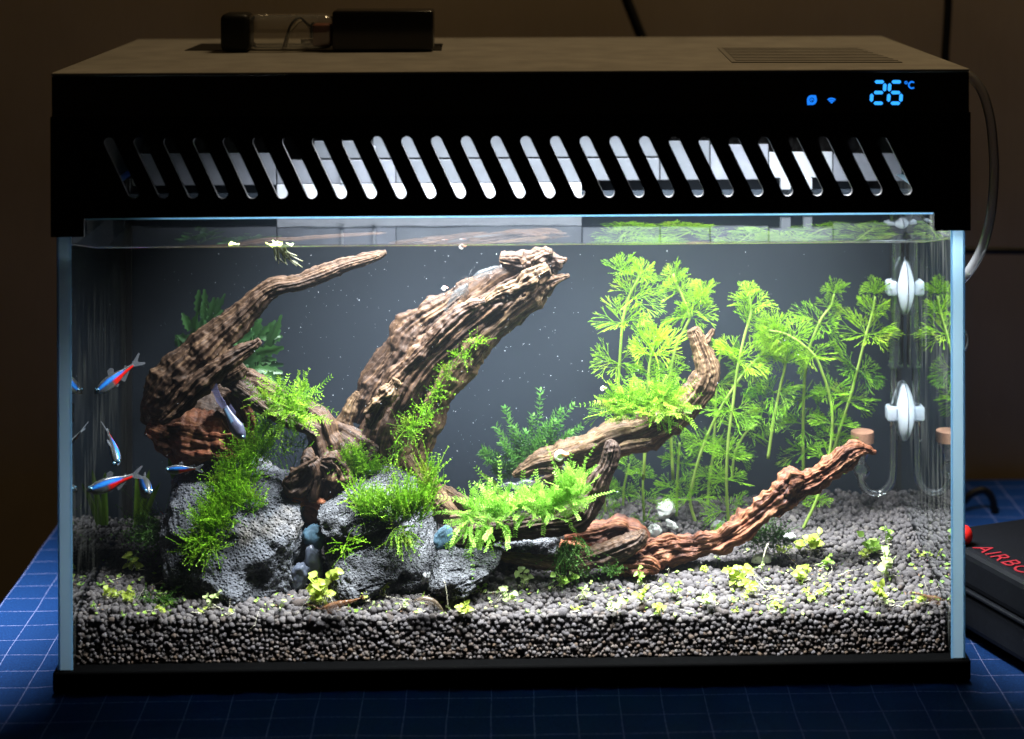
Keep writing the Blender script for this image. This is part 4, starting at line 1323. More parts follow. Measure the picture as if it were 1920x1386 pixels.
moss('moss', 'flat dark green moss scraps on the gravel before the root', [(1145, 1070, 14, 5, .03, 40, 16, (0, -.3), .9)], MD, 32, leaf=3, nleaf=4)
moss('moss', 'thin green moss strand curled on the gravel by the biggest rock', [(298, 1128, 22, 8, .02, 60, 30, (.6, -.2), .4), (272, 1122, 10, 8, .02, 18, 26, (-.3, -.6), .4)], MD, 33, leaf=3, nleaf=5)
moss('moss', 'few green moss threads on the face of the pitted rock', [(640, 1030, 14, 16, .0145, 16, 30, (.1, .5), .7), (660, 1018, 12, 12, .0145, 10, 30, (.6, -.5), .5)], MG, 34, leaf=2.5, nleaf=4)

def leafy_stem(name, label, stems, mat, seed, leaf, nleaf, leafw, width, group=None, cat='plant', Y=.1):
    """Hand placed stems (pixel paths) with paired leaflets."""
    rg = np.random.default_rng(seed)
    root = thing(name, label, cat, P(*stems[0][0], Y), group)
    for pts in stems:
        dy = rg.uniform(-.004, .004)
        C = catmull([P(x, y, Y + dy) for x, y in pts], 14)[None]
        V, F, t = ribbons(C, np.array([width]), seed, np.array([0.]), .6)
        obj('stem', V, [F], mat, root, True, attrs={'tint': t})
        T = norm(np.gradient(C, axis=1))
        n = nleaf
        idx = np.linspace(.6, 12.9, n); i0 = idx.astype(int); f = (idx - i0)[:, None]
        Cp = C[0, i0] * (1 - f) + C[0, i0 + 1] * f
        Tp = T[0, i0]
        Vs, Fs, ts, off = [], [], [], 0
        for sgn in range(4):
            a = sgn * np.pi / 2 + np.arange(n) * .7 + rg.uniform(0, 1)
            _, n1, n2 = frames(Cp)
            sd = n1 * np.cos(a)[:, None] + n2 * np.sin(a)[:, None]
            dd = norm(Tp * .55 + sd + rg.normal(size=sd.shape) * .12)
            V, F, t = blades(Cp, dd, norm(np.cross(dd, Tp)), leaf * S(Y) * rg.uniform(.7, 1.15, n), np.full(n, leafw), rg.normal(0, .12, n))
            Vs.append(V); Fs.append(F + off); ts.append(t); off += len(V)
        obj('foliage', np.concatenate(Vs), [np.concatenate(Fs)], mat, root, True, attrs={'tint': np.concatenate(ts)})
    return root
MM = leaf_mat('small_plant_green', (.06, .22, .03), (.26, .56, .12), .45, .4)
_st = []
_rg = np.random.default_rng(5)
for (x0, y0, x1, y1) in [(985, 880, 1014, 732), (978, 880, 948, 765), (985, 860, 905, 842), (990, 850, 1052, 768), (1000, 840, 1075, 760), (1000, 850, 1088, 800), (985, 860, 1000, 780), (975, 870, 930, 800), (990, 870, 1040, 790), (980, 880, 912, 865), (1000, 870, 1090, 825), (960, 890, 940, 830), (1000, 880, 1060, 840), (990, 880, 1020, 800), (970, 880, 965, 800), (1005, 880, 1070, 810), (960, 885, 902, 850), (985, 885, 985, 810), (1000, 885, 1035, 820), (1020, 880, 1080, 835), (965, 885, 925, 880), (1015, 880, 1050, 800)]:
    mx, my = (x0 + x1) / 2 + _rg.uniform(-12, 12), (y0 + y1) / 2 + _rg.uniform(-4, 14)
    _st.append([(x0, y0), (mx, my), (x1, y1)])
leafy_stem('bushy_stem_plant', 'small bushy dark green plant behind the snail branch', _st, MM, 41, 13, 20, .0013, .0006, Y=.098)

# ------------------------------------------------------------------ broad lobed fern behind the arching wood
def lobed_leaf(L, w, nl, rg):
    """A broad leaf with a wavy lobed edge: grid 2 x m folded along the midrib; unit +x direction."""
    m = 22
    t = np.linspace(0, 1, m)
    env = np.sin(np.pi * np.clip(t * .88 + .1, 0, 1)) ** .55
    lob = 1 - .42 * np.abs(np.sin(t * np.pi * nl)) ** 1.5
    hw = w * env * lob
    V, F = [], []
    for i in range(m):
        z = -.18 * L * t[i] ** 2
        for k, q in enumerate((-1, -.5, 0, .5, 1)):
            V.append([L * t[i], q * hw[i], z + abs(q) * hw[i] * .35 + .03 * w * math.sin(9 * t[i] + q)])
    for i in range(m - 1):
        for k in range(4):
            F.append([i * 5 + k, i * 5 + k + 1, i * 5 + 6 + k, i * 5 + 5 + k])
    return np.array(V), np.array(F, np.int32)
MF = leaf_mat('fern_leaf_green', (.008, .036, .012), (.05, .15, .036), .4, .5, vary=.2)
def orient(V, d, up):
    d = norm(np.asarray(d, float)); s = norm(np.cross(up, d)); u = np.cross(d, s)
    return V[:, :1] * d + V[:, 1:2] * s + V[:, 2:3] * u
def fern(label, leaves, Y, seed, base):
    rg = np.random.default_rng(seed)
    root = thing('fern', label, 'fern', P(*base, Y))
    leaves = [(q[0] + k * rg.uniform(-14, 14), q[1] + k * rg.uniform(-14, 14), q[0] + k * rg.uniform(-14, 14) + (q[2] - q[0]) * (.78 - .2 * k) , q[1] + k * rg.uniform(-14, 14) + (q[3] - q[1]) * (.78 - .2 * k), q[4] * (.85 - .12 * k)) for k in (0, 1) for q in leaves]
    for (x0, y0, x1, y1, wpx) in leaves:
        yy = Y + rg.uniform(-.01, .01)
        a, b = P(x0, y0, yy), P(x1, y1, yy - rg.uniform(.0, .008))
        L = np.linalg.norm(b - a)
        V, F = lobed_leaf(L, wpx * S(Y), rg.integers(3, 5), rg)
        W = orient(V, b - a, norm(np.array([rg.normal() * .6, -1.0, rg.uniform(-.2, .7)]))) + a
        obj('leaf', W, [F], MF, root, True)
    for (x0, y0, x1, y1, wpx) in leaves[::3]:
        C = catmull([P(*base, Y), P((base[0] + x0) / 2 + 5, (base[1] + y0) / 2, Y), P(x0, y0, Y)], 12)
        V, F = tube_mesh(C, 1.3 * S(Y), 6)
        obj('stem', V, F, MF, root)
    return root
fern('dark lobed fern behind the arching branch, upper clump', [(365, 640, 362, 575, 13), (372, 590, 372, 535, 11), (395, 610, 398, 548, 12), (360, 640, 325, 628, 13), (370, 640, 390, 595, 17), (355, 620, 340, 580, 10), (385, 630, 425, 575, 12), (345, 650, 322, 640, 12), (400, 580, 412, 555, 9), (385, 600, 378, 560, 10)], .098, 51, (372, 690))
fern('dark lobed fern between the arching branch and its spur, lower clump', [(490, 660, 545, 585, 14), (495, 640, 520, 595, 10), (470, 640, 490, 590, 12), (480, 660, 540, 655, 15), (470, 680, 545, 690, 14), (480, 700, 545, 712, 15), (460, 660, 440, 625, 13), (450, 650, 470, 605, 14), (430, 665, 405, 660, 14), (430, 680, 400, 690, 12), (445, 640, 480, 620, 15), (500, 640, 535, 630, 12), (420, 650, 445, 620, 13), (500, 700, 530, 725, 13), (455, 690, 500, 650, 15), (470, 610, 488, 575, 11), (440, 700, 470, 680, 14), (415, 640, 440, 600, 10)], .094, 52, (470, 730))

# ------------------------------------------------------------------ feathery stem plants
LG = leaf_mat('feathery_leaf', (.11, .30, .008), (.42, .71, .04), .55, .3, vary=.2, dead=(.44, .50, .06))
LGs = leaf_mat('feathery_stem', (.20, .36, .04), (.42, .56, .14), .3, .3)

def feather(rg, width):
    """Segments of one finely divided fan leaf in its plane: (x0, y0, x1, y1) in units of leaf length."""
    seg = [(0, 0, .30, 0)]
    for a in (-44, -17, 10, 38):
        a = math.radians(a + rg.uniform(-8, 8))
        x0, y0 = .30, 0
        l1 = rg.uniform(.22, .34)
        x1, y1 = x0 + l1 * math.cos(a), y0 + l1 * math.sin(a)
        seg.append((x0, y0, x1, y1))
        for b in ((-22, 6, 26) if rg.uniform() < .6 else (-16, 16)):
            b = a * .8 + math.radians(b + rg.uniform(-6, 6))
            l2 = rg.uniform(.20, .32)
            x2, y2 = x1 + l2 * math.cos(b), y1 + l2 * math.sin(b)
            seg.append((x1, y1, x2, y2))
            for c in (-16, 14):
                c = b + math.radians(c + rg.uniform(-7, 7))
                l3 = rg.uniform(.09, .19)
                seg.append((x2, y2, x2 + l3 * math.cos(c), y2 + l3 * math.sin(c)))
    return np.array(seg)

def whorl_mesh(seed, nleaf, lo, hi, width=.0205):
    rg = np.random.default_rng(seed)
    Cs, ws, ts = [], [], []
    for k in range(nleaf):
        a = 2 * np.pi * (k + rg.uniform(-.3, .3)) / nleaf
        sg = feather(rg, 1)
        L = rg.uniform(.70, 1.1)
        el = rg.uniform(lo, hi)
        droop = rg.uniform(.05, .5)
        tw = rg.uniform(-1.25, 1.25)
        d = np.array([math.cos(a) * math.cos(el), math.sin(a) * math.cos(el), math.sin(el)])
        s = np.array([-math.sin(a), math.cos(a), 0])
        u = np.cross(d, s)
        s2 = s * math.cos(tw) + u * math.sin(tw)
        u2 = np.cross(d, s2)
        cl = rg.uniform(-.5, .5)
        tl = rg.normal(0, .12)
        for (x0, y0, x1, y1) in sg:
            q = []
            for f in (0, .5, 1):
                x, y = x0 + (x1 - x0) * f, y0 + (y1 - y0) * f
                p = (d * x + s2 * y + u2 * cl * y * y) * L
                p[2] -= droop * x * x * .45 * L
                q.append(p)
            Cs.append(q)
            ws.append((.030 if x0 < .2 else (.024 if x0 < .5 else .027)) * width / .027)
            ts.append(tl + .10 * (x0 > .55))
    C = np.array(Cs)
    return ribbons(C, np.array(ws), seed, np.array(ts), .8, face=np.array([0, 0, 1.0]) + rg.normal(size=(len(Cs), 1, 3)) * .6)

WHORL = []
for k, (n, lo, hi) in enumerate([(11, -.15, .8), (10, .0, 1.0), (10, -.25, .7), (16, .2, 1.5), (9, -.35, .6), (11, -.1, .9), (10, -.2, 1.0), (16, .1, 1.5), (11, -.3, .7), (10, .1, 1.3)]):
    V, F, t = whorl_mesh(100 + k, n, lo, hi)
    WHORL.append(build_mesh('leaf_whorl', V, [F], LG, True, attrs={'tint': t}))

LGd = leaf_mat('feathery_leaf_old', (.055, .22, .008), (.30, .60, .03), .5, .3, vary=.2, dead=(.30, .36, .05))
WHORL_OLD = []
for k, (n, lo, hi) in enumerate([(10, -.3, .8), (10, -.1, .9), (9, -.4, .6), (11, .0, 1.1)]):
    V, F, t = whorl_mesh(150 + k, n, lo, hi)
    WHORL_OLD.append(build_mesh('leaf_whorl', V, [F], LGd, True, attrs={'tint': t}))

def feathery(label, path, whorls, Y, seed, dY=0.0, group='feathery stem plants', rad=3.0):
    """path: stem pixels from the base up; whorls: (x, y, radius px, variant)."""
    rg = np.random.default_rng(seed)
    n = len(path)
    base = P(*path[0], Y)
    root = thing('stem_plant', label, 'aquatic plant', base, group)
    C = catmull([P(x, y, Y + dY * i / (n - 1)) for i, (x, y) in enumerate(path)], 40)
    V, F = tube_mesh(C, np.linspace(rad, rad * .75, 40) * S(Y), 8)
    obj('stem', V, F, LGs, root)
    for (x, y, r, v) in whorls:
        i = int(np.argmin([np.hypot(*(np.array([x, y]) - q)) for q in [np.array(p2) for p2 in catmull(np.array(path, float), 40)]]))
        p = P(x, y, C[i, 1])
        T = norm(C[min(i + 1, 39)] - C[max(i - 1, 0)])
        q = Vector((0, 0, 1)).rotation_difference(Vector(T))
        e = (q.to_matrix() @ Matrix.Rotation(rg.uniform(0, 6.28), 3, 'Z')).to_euler()
        s = r * S(Y) * 1.14
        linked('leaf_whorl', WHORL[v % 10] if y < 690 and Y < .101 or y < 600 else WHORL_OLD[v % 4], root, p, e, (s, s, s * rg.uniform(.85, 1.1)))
    return root
FP = feathery
FP('feathery stem with twin bright tips, tallest beside the open dark water', [(1148, 880), (1152, 800), (1158, 740), (1163, 660), (1168, 600), (1180, 555), (1196, 525), (1201, 508)], [(1160, 682, 58, 4), (1168, 606, 60, 0), (1188, 560, 56, 5), (1200, 520, 36, 3), (1163, 508, 38, 7), (1150, 775, 46, 1), (1140, 850, 40, 2)], .088, 61)
FP('short bright feathery stem rising behind the fern like moss cushion', [(1206, 900), (1212, 800), (1214, 740), (1217, 690), (1224, 655), (1228, 640)], [(1222, 668, 66, 3), (1228, 640, 36, 7), (1214, 740, 46, 2), (1216, 705, 52, 6)], .080, 62)
FP('feathery stem arching behind the top of the curved branch', [(1262, 900), (1256, 780), (1256, 710), (1266, 655), (1286, 612), (1293, 592), (1280, 558), (1266, 528), (1262, 514)], [(1293, 595, 58, 0), (1275, 548, 50, 1), (1264, 520, 36, 7), (1322, 555, 38, 3), (1256, 700, 44, 2), (1258, 770, 42, 6), (1305, 570, 44, 5)], .096, 63)
FP('bright feathery stem right beside the fork of the curved branch', [(1366, 985), (1362, 900), (1366, 820), (1374, 760), (1383, 690), (1396, 630), (1408, 585), (1404, 548)], [(1404, 548, 24, 3), (1408, 575, 50, 1), (1402, 605, 50, 9), (1385, 676, 62, 0), (1372, 770, 54, 4), (1364, 850, 48, 5), (1362, 900, 46, 2), (1366, 960, 50, 8)], .086, 64)
FP('feathery stem leaning strongly across behind the bright stem', [(1308, 990), (1294, 940), (1302, 890), (1320, 832), (1346, 775), (1372, 732), (1402, 690), (1440, 655)], [(1294, 938, 46, 1), (1317, 836, 48, 9), (1346, 770, 46, 6), (1402, 690, 54, 0), (1442, 650, 44, 2)], .098, 65)
FP('thin feathery stem standing under the middle of the curved branch', [(1268, 975), (1270, 900), (1274, 830)], [(1272, 868, 42, 1), (1268, 918, 48, 2), (1274, 835, 40, 6)], .104, 66)
FP('small lone feathery seedling stem beside the round white stone', [(1208, 978), (1206, 935), (1205, 885)], [(1205, 890, 30, 9), (1207, 938, 30, 6), (1208, 976, 30, 8)], .085, 67, rad=2.6)
FP('straight feathery stem with a tip bent beside the tank corner plant', [(1508, 945), (1506, 860), (1506, 790), (1508, 719), (1514, 668), (1522, 640), (1540, 598), (1558, 574), (1564, 552)], [(1564, 550, 30, 3), (1552, 578, 36, 1), (1536, 606, 56, 0), (1512, 672, 40, 5), (1507, 745, 50, 8), (1506, 795, 50, 2), (1506, 848, 46, 6), (1506, 900, 42, 1)], .102, 68)
FP('feathery stem doubling over with its tip bent far aside', [(1500, 1002), (1530, 940), (1552, 870), (1561, 793), (1555, 740), (1543, 702), (1528, 668), (1496, 640), (1468, 625), (1440, 620)], [(1528, 668, 52, 4), (1556, 740, 46, 1), (1562, 795, 46, 9), (1552, 860, 44, 2), (1490, 640, 48, 0), (1462, 628, 50, 3), (1440, 622, 38, 5), (1535, 938, 28, 6)], .088, 69)
FP('feathery stem slanting up to the suction cup, last before the side wall', [(1545, 905), (1556, 866), (1568, 828), (1584, 776), (1594, 745), (1608, 692), (1624, 628), (1636, 586), (1641, 556)], [(1641, 552, 34, 3), (1636, 588, 44, 1), (1624, 628, 62, 0), (1607, 694, 52, 4), (1590, 752, 56, 5), (1570, 822, 40, 2)], .100, 70)
FP('loose bright feathery stem hanging in the middle of the plant group', [(1440, 860), (1450, 790), (1462, 730), (1472, 680), (1462, 640)], [(1472, 682, 58, 3), (1450, 735, 54, 0), (1440, 775, 46, 2), (1465, 640, 40, 9)], .092, 71)
FP('shaded feathery stem low under the curved branch, furthest from the corner', [(1135, 960), (1132, 915), (1130, 870)], [(1130, 872, 36, 1), (1133, 918, 36, 2), (1136, 955, 30, 8)], .110, 72, rad=2.4)
FP('shaded feathery stem half hidden behind the upright blunt branch end', [(1168, 962), (1170, 915), (1180, 870)], [(1178, 875, 36, 6), (1170, 925, 32, 5)], .116, 73, rad=2.4)
FP('side shoot of feathery leaves beside the leaning stem', [(1372, 900), (1378, 850), (1398, 812), (1420, 795)], [(1402, 810, 44, 2), (1378, 855, 40, 1), (1422, 792, 34, 6)], .104, 74, rad=2.4)
FP('dim feathery stem at the back between the thick stems', [(1325, 965), (1330, 900), (1338, 840), (1345, 700), (1355, 650)], [(1332, 895, 40, 6), (1338, 835, 42, 1), (1345, 720, 46, 5), (1352, 660, 44, 2)], .118, 75, rad=2.4)

# ------------------------------------------------------------------ grass like blades
BL = leaf_mat('blade_green', (.10, .24, .015), (.32, .52, .06), .5, .4)
def blade_plant(label, items, Y):
    t = thing('grass_plant', label, 'aquatic plant', P(*items[0][0][0], Y))
    for pts, w in items:
        C = catmull([P(x, y, Y) for x, y in pts], 16)
        N1 = norm(np.cross(np.gradient(C, axis=0), [0, -1, .3]))
        k = (w * S(Y) * np.sin(np.linspace(.35, 1, 16) * np.pi) ** .6)[:, None]
        k[0] = w * S(Y) * .7
        V = np.stack([C - N1 * k, C + np.array([0, .0006, 0]), C + N1 * k], 1).reshape(-1, 3)
        F = [[i * 3 + j, i * 3 + j + 1, i * 3 + 4 + j, i * 3 + 3 + j] for i in range(15) for j in (0, 1)]
        obj('leaf', V, F, BL, t)
blade_plant('broad green grass leaves rising behind the biggest rock by the fish', [([(345, 1000), (345, 930), (330, 890), (316, 858)], 13), ([(352, 1000), (358, 940), (368, 890)], 11)], .072)
blade_plant('broad green grass leaves at the tank corner', [([(262, 985), (272, 930), (280, 880)], 6), ([(268, 985), (285, 935), (300, 905)], 5), ([(256, 985), (258, 920), (256, 885)], 6)], .112)
blade_plant('single green blade leaning behind the level mossy branch', [([(945, 935), (925, 905), (898, 885)], 5)], .09)

# ------------------------------------------------------------------ loose seedlings on the gravel
SG = leaf_mat('seedling_leaf', (.16, .36, .02), (.44, .64, .14), .4, .3, vary=.16)
SY = leaf_mat('seedling_leaf_yellow', (.32, .44, .03), (.60, .70, .16), .4, .3, vary=.16)
SP = leaf_mat('seedling_leaf_pale', (.36, .48, .16), (.66, .76, .38), .4, .3, vary=.12)
ROOTM = simple('white_root', (.72, .68, .50), .6)
def small_leaf(k):
    rg = np.random.default_rng(300 + k)
    m = 9
    t = np.linspace(0, 1, m)
    hw = .40 * np.sin(np.pi * t ** .62) ** .8 * (1 + .12 * np.sin(t * 9 + k))
    V, F = [], []
    for i in range(m):
        z = .10 * math.sin(t[i] * 3 + k) - .12 * t[i] ** 2
        for q in (-1, 0, 1):
            V.append([t[i], q * hw[i], z + abs(q) * hw[i] * (.3 + .2 * math.sin(k))])
    for i in range(m - 1):
        for j in (0, 1):
            F.append([i * 3 + j, i * 3 + j + 1, i * 3 + 4 + j, i * 3 + 3 + j])
    return build_mesh('leaf', V, np.array(F, np.int32), [SG, SY, SP][0], True)
LEAF = {}
for k in range(5):
    for mi, mm in enumerate((SG, SY, SP)):
        me = small_leaf(k)
        me.materials.clear(); me.materials.append(mm)
        LEAF[(k, mi)] = me

def seedling(x, y, w, h, nl, mi, label, seed, roots=2, lean=0.0):
    """A loose plantlet lying on the gravel around pixel (x, y), about w x h pixels."""
    rg = np.random.default_rng(900 + seed)
    g = G(x, y + h * .35)
    Y = max(.0095, g[1] - .002)
    s = S(Y)
    root = thing('seedling', label, 'seedling', g, 'loose seedlings on the gravel')
    m = MB()
    tips = []
    ns = max(2, int(nl / 1.6))
    for k in range(ns):
        x1, y1 = x + rg.uniform(-.42, .42) * w + lean * w, y + rg.uniform(-.5, .1) * h
        x0, y0 = x + rg.uniform(-.2, .2) * w, y + h * .42
        Yk = Y + rg.uniform(-.003, .003)
        C = catmull([P(x0, y0, Yk), P((x0 + x1) / 2 + rg.uniform(-.15, .15) * w, (y0 + y1) / 2, Yk), P(x1, y1, Yk)], 10)
        V, F = tube_mesh(C, .9 * s, 5)
        m.add(V, F)
        tips.append(C)
    m.build('stem', [SG, SY, SP][mi], root, True)
    for k in range(int(nl * 2.1) + 1):
        C = tips[k % ns]
        i = rg.integers(3, 10)
        L = rg.uniform(.19, .36) * max(14, min(w, h * 1.5)) * s
        d = norm(np.array([rg.normal(), rg.normal() * .7 - .2, rg.uniform(-.25, .7)]))
        up = Vector((rg.normal() * .3, -.7, .7))
        X = Vector(d); Z = (up - X * up.dot(X)).normalized(); Yv = Z.cross(X)
        e = Matrix((X, Yv, Z)).transposed().to_euler()
        linked('leaf', LEAF[(int(rg.integers(0, 5)), mi)], root, C[i], e, (L, L, L))
    if roots:
        r = MB()
        for k in range(roots + 1):
            a, b = tips[k % ns][0], g + np.array([rg.uniform(-.5, .5) * w * s, -.002, rg.uniform(-.0003, .0008)])
            C = catmull([a, (a + b) / 2 + np.array([rg.uniform(-.3, .3) * w * s, -.001, rg.uniform(-.1, .4) * h * s]), b], 9)
            V, F = tube_mesh(C, .6 * s, 4)
            r.add(V, F)
        r.build('roots', ROOTM, root, True)
SEED = [
    (252, 1055, 42, 36, 9, 1, 'yellow seedling tuft with pale roots on the dark slope near the corner'),
    (218, 1108, 66, 26, 9, 1, 'flat lime seedling lying near the glass corner'),
    (244, 1118, 34, 26, 6, 1, 'lime seedling of wide leaves beside the flat one near the glass corner'),
    (178, 1136, 16, 20, 2, 0, 'tiny dark green seedling nearest the glass corner'),
    (308, 1142, 24, 18, 4, 1, 'small lime seedling on the gravel edge below the curled moss strand'),
    (232, 1152, 12, 16, 2, 0, 'single oval green leaf on the gravel edge near the corner'),
    (396, 1126, 40, 36, 4, 2, 'pale seedling with one upright round leaf before the biggest rock'),
    (378, 1144, 40, 12, 4, 1, 'low lime scraps of leaf just before the upright round leaf'),
    (434, 1144, 26, 12, 3, 1, 'little lime leaf with a white root on the gravel edge before the biggest rock'),
    (526, 1135, 20, 30, 3, 2, 'pale upright seedling before the foot of the biggest rock'),
    (602, 1105, 62, 70, 16, 1, 'tall bushy yellow seedling before the blue stone'),
    (688, 1120, 40, 22, 5, 1, 'yellow seedling touching the brown shrimp before the pitted rock'),
    (716, 1105, 30, 32, 6, 1, 'upright lime seedling in front of the dark hollow'),
    (706, 1134, 16, 12, 2, 2, 'pale leaf scrap below the upright lime seedling'),
    (756, 1134, 22, 14, 3, 2, 'pale leaf scrap behind the sandy shrimp'),
    (866, 1100, 40, 34, 5, 0, 'green three leaved seedling at the tip of the wedge rock'),
    (842, 1138, 20, 16, 3, 2, 'pale seedling with a long white root before the wedge rock'),
    (872, 1140, 44, 24, 7, 1, 'spiky lime seedling before the wedge rock'),
    (900, 1098, 30, 22, 3, 0, 'pair of green leaves beside the wedge rock tip'),
    (948, 1112, 38, 40, 6, 2, 'pale seedling before the end of the front root'),
    (976, 1085, 46, 46, 6, 2, 'pale rooty seedling standing up before the front root'),
    (1056, 1084, 74, 34, 8, 0, 'long green seedling of round leaves lying before the front root'),
    (1102, 1072, 28, 24, 3, 0, 'round green leaf pair against the front root'),
    (1086, 1112, 34, 30, 4, 2, 'pale curled seedling on bright gravel'),
    (1082, 1140, 26, 16, 3, 1, 'lime leaf scrap on the bright gravel edge'),
    (1146, 1132, 44, 30, 3, 2, 'white rooted scrap on the brightest gravel'),
    (1206, 1082, 34, 36, 6, 0, 'green seedling close before the red root'),
    (1206, 1116, 40, 30, 6, 1, 'lime seedling halfway to the glass below the red root'),
    (1238, 1142, 48, 28, 5, 1, 'yellow curled seedling at the gravel edge below the red root'),
    (1262, 1102, 40, 30, 4, 0, 'green seedling with a thin arching stem'),
    (1322, 1062, 24, 32, 4, 1, 'thin yellow seedling close under the red branch'),
    (1322, 1118, 50, 32, 7, 2, 'pale wide seedling in the middle of the open gravel'),
    (1384, 1080, 54, 46, 12, 1, 'big lime seedling with broad leaves on open gravel'),
    (1414, 1102, 46, 28, 6, 1, 'trailing lime seedling joined to the big broad one'),
    (1430, 1058, 22, 34, 3, 2, 'pale seedling growing from the white lumpy stone'),
    (1466, 1030, 46, 20, 6, 1, 'arched yellow seedling below the raised red branch'),
    (1498, 1075, 48, 36, 11, 1, 'bushy yellow seedling on open gravel'),
    (1522, 1012, 58, 44, 10, 1, 'rooty yellow seedling at the base of the doubled over stem'),
    (1544, 1052, 40, 26, 5, 0, 'green seedling with white roots between the rooty and bushy ones'),
    (1508, 1105, 20, 20, 4, 1, 'little lime seedling below the bushy yellow one'),
    (1540, 1106, 34, 22, 5, 1, 'lime seedling on a yellow stalk on open gravel'),
    (1520, 1120, 24, 16, 4, 1, 'compact lime tuft on open gravel'),
    (1454, 1136, 34, 22, 5, 1, 'twin lime leaves near the front glass'),
    (1376, 1142, 18, 18, 3, 1, 'curled yellow leaf at the gravel edge'),
    (1404, 1145, 16, 12, 2, 1, 'tiny lime leaf at the gravel edge beside the curled one'),
    (1400, 1118, 20, 18, 3, 1, 'folded lime leaf below the big broad seedling'),
    (1585, 1126, 16, 14, 2, 1, 'single lime leaf on gravel near the far corner'),
    (1640, 1020, 56, 40, 8, 0, 'tall green seedling with round leaves near the side wall'),
    (1622, 1036, 34, 24, 5, 1, 'golden seedling beside the tall green one'),
    (1664, 1052, 50, 70, 11, 2, 'pale branching seedling near the side wall'),
    (1662, 1004, 36, 36, 6, 0, 'dark green upright leaves behind the pale branching seedling'),
    (1728, 1040, 18, 24, 4, 1, 'small yellow seedling against the side wall'),
    (1656, 1110, 48, 34, 7, 1, 'wilted yellow brown seedling near the side wall'),
    (1660, 1128, 30, 14, 4, 2, 'pale wilted scrap before the wilted yellow brown seedling'),
    (1700, 1128, 26, 14, 3, 1, 'lime leaf beside the brown shrimp near the side wall'),
    (1738, 1122, 30, 24, 4, 1, 'lime seedling beneath the brown shrimp near the side wall'),
    (1342, 988, 26, 16, 3, 0, 'two lobed green seedling behind the red branch'),
]
for i, (x, y, w, h, nl, mi, lab) in enumerate(SEED):
    seedling(x, y, w, h, nl, mi, lab, i, roots=2 if w > 24 else 0)
def scraps():
    rg = np.random.default_rng(77)
    n = 460
    x, y = rg.uniform(170, 1770, n), np.clip(rg.normal(1105, 32, n), 1035, 1150)
    keep = ~((x > 330) & (x < 930) & (y < 1105)) & ~((x > 930) & (x < 1240) & (y < 1065))
    g = np.array([G(a, b) for a, b in zip(x[keep], y[keep])])
    m = len(g)
    d = norm(rg.normal(size=(m, 3)) * [1, .7, .35]); s = norm(np.cross(d, [0, -.6, 1.0]))
    V, F, t = blades(g + [0, -.0006, .0008], d, s, rg.uniform(.0012, .0034, m), rg.uniform(.0008, .0020, m), rg.normal(.1, .2, m))
    k = 90
    C = strands(g[:k] + [0, -.0008, .0006], norm(rg.normal(size=(k, 3)) * [1, .5, .25] + [0, 0, .1]), rg.uniform(.004, .009, k), 6, .8, rg)
    V2, F2, t2 = ribbons(C, np.full(k, .00028), 3)
    tag(obj('leaf_scraps', V, [F], SG, None, True, attrs={'tint': t}), 'tiny green leaf scraps scattered over the gravel', 'leaf scraps', kind='stuff')
    gb = g[::2] + rg.uniform(-.004, .004, (len(g[::2]), 3)) * [1, .6, 0]
    gb[:, 2] = hgt(gb[:, 0], gb[:, 1]) + .0006
    kb = len(gb)
    db = norm(rg.normal(size=(kb, 3)) * [1, .7, .3]); sb = norm(np.cross(db, [0, -.5, 1.0]))
    V3, F3, t3 = blades(gb, db, sb, rg.uniform(.0008, .0024, kb), rg.uniform(.0003, .0009, kb), rg.normal(.1, .2, kb))
    tag(obj('debris', V3, [F3], simple('brown_debris', (.16, .085, .04), .8), None, True), 'tiny brown bits of debris scattered over the gravel', 'debris', kind='stuff')
    tag(obj('root_scraps', V2, [F2], ROOTM, None, True), 'fine pale root threads scattered over the gravel', 'root scraps', kind='stuff')
scraps()
def root_thread(label, pts, Y, r=.9):
    C = catmull([P(x, y, Y) for x, y in pts], 14)
    V, F = tube_mesh(C, r * S(Y), 5)
    tag(obj('root_thread', V, F, ROOTM, None, True, origin=C[0]), label, 'root')
root_thread('fine white root standing before the wedge rock', [(833, 1090), (837, 1110), (840, 1138)], .012)
root_thread('thick white root stuck in the white lumpy stone', [(1432, 1046), (1436, 1030), (1440, 1020)], .034, 1.6)

# ------------------------------------------------------------------ fish
def fish_mat(name, rough=.3, metal=.0):
    m, nt, out = newmat(name)
    at = nd(nt, 'Attribute', attribute_name='col')
    sc = nd(nt, 'TexVoronoi', Vector=objco(nt), Scale=2200.0)
    b = nd(nt, 'BsdfPrincipled', Base_Color=at.outputs['Color'], Roughness=rough, Metallic=metal, Normal=bump(nt, sc.outputs['Distance'], .3, .0002))
    b.inputs['Specular IOR Level'].default_value = .6
    nt.links.new(b.outputs[0], out.inputs[0])
    return m
def fin_mat(name, col, alpha):
    m, nt, out = newmat(name)
    w = nd(nt, 'TexNoise', Vector=mapping(nt, objco(nt), (300, 300, 2500)), Scale=1.0)
    d = nd(nt, 'AddShader', i0=nd(nt, 'BsdfDiffuse', Color=col).outputs[0], i1=nd(nt, 'BsdfTranslucent', Color=col).outputs[0])
    a = nd(nt, 'Math', operation='MULTIPLY', i0=ramp(nt, w.outputs[0], [(.3, .6), (.7, 1.0)]), i1=alpha)
    mx = nd(nt, 'MixShader', i0=a.outputs[0], i1=nd(nt, 'BsdfTransparent').outputs[0], i2=d.outputs[0])
    nt.links.new(mx.outputs[0], out.inputs[0])
    return m
FM, FIN = fish_mat('tetra_skin'), fin_mat('clear_fin', (.26, .28, .31), .28)
FM2, FIN2 = fish_mat('dark_fish_skin', .4, .1), fin_mat('dark_fin', (.085, .085, .15), .9)
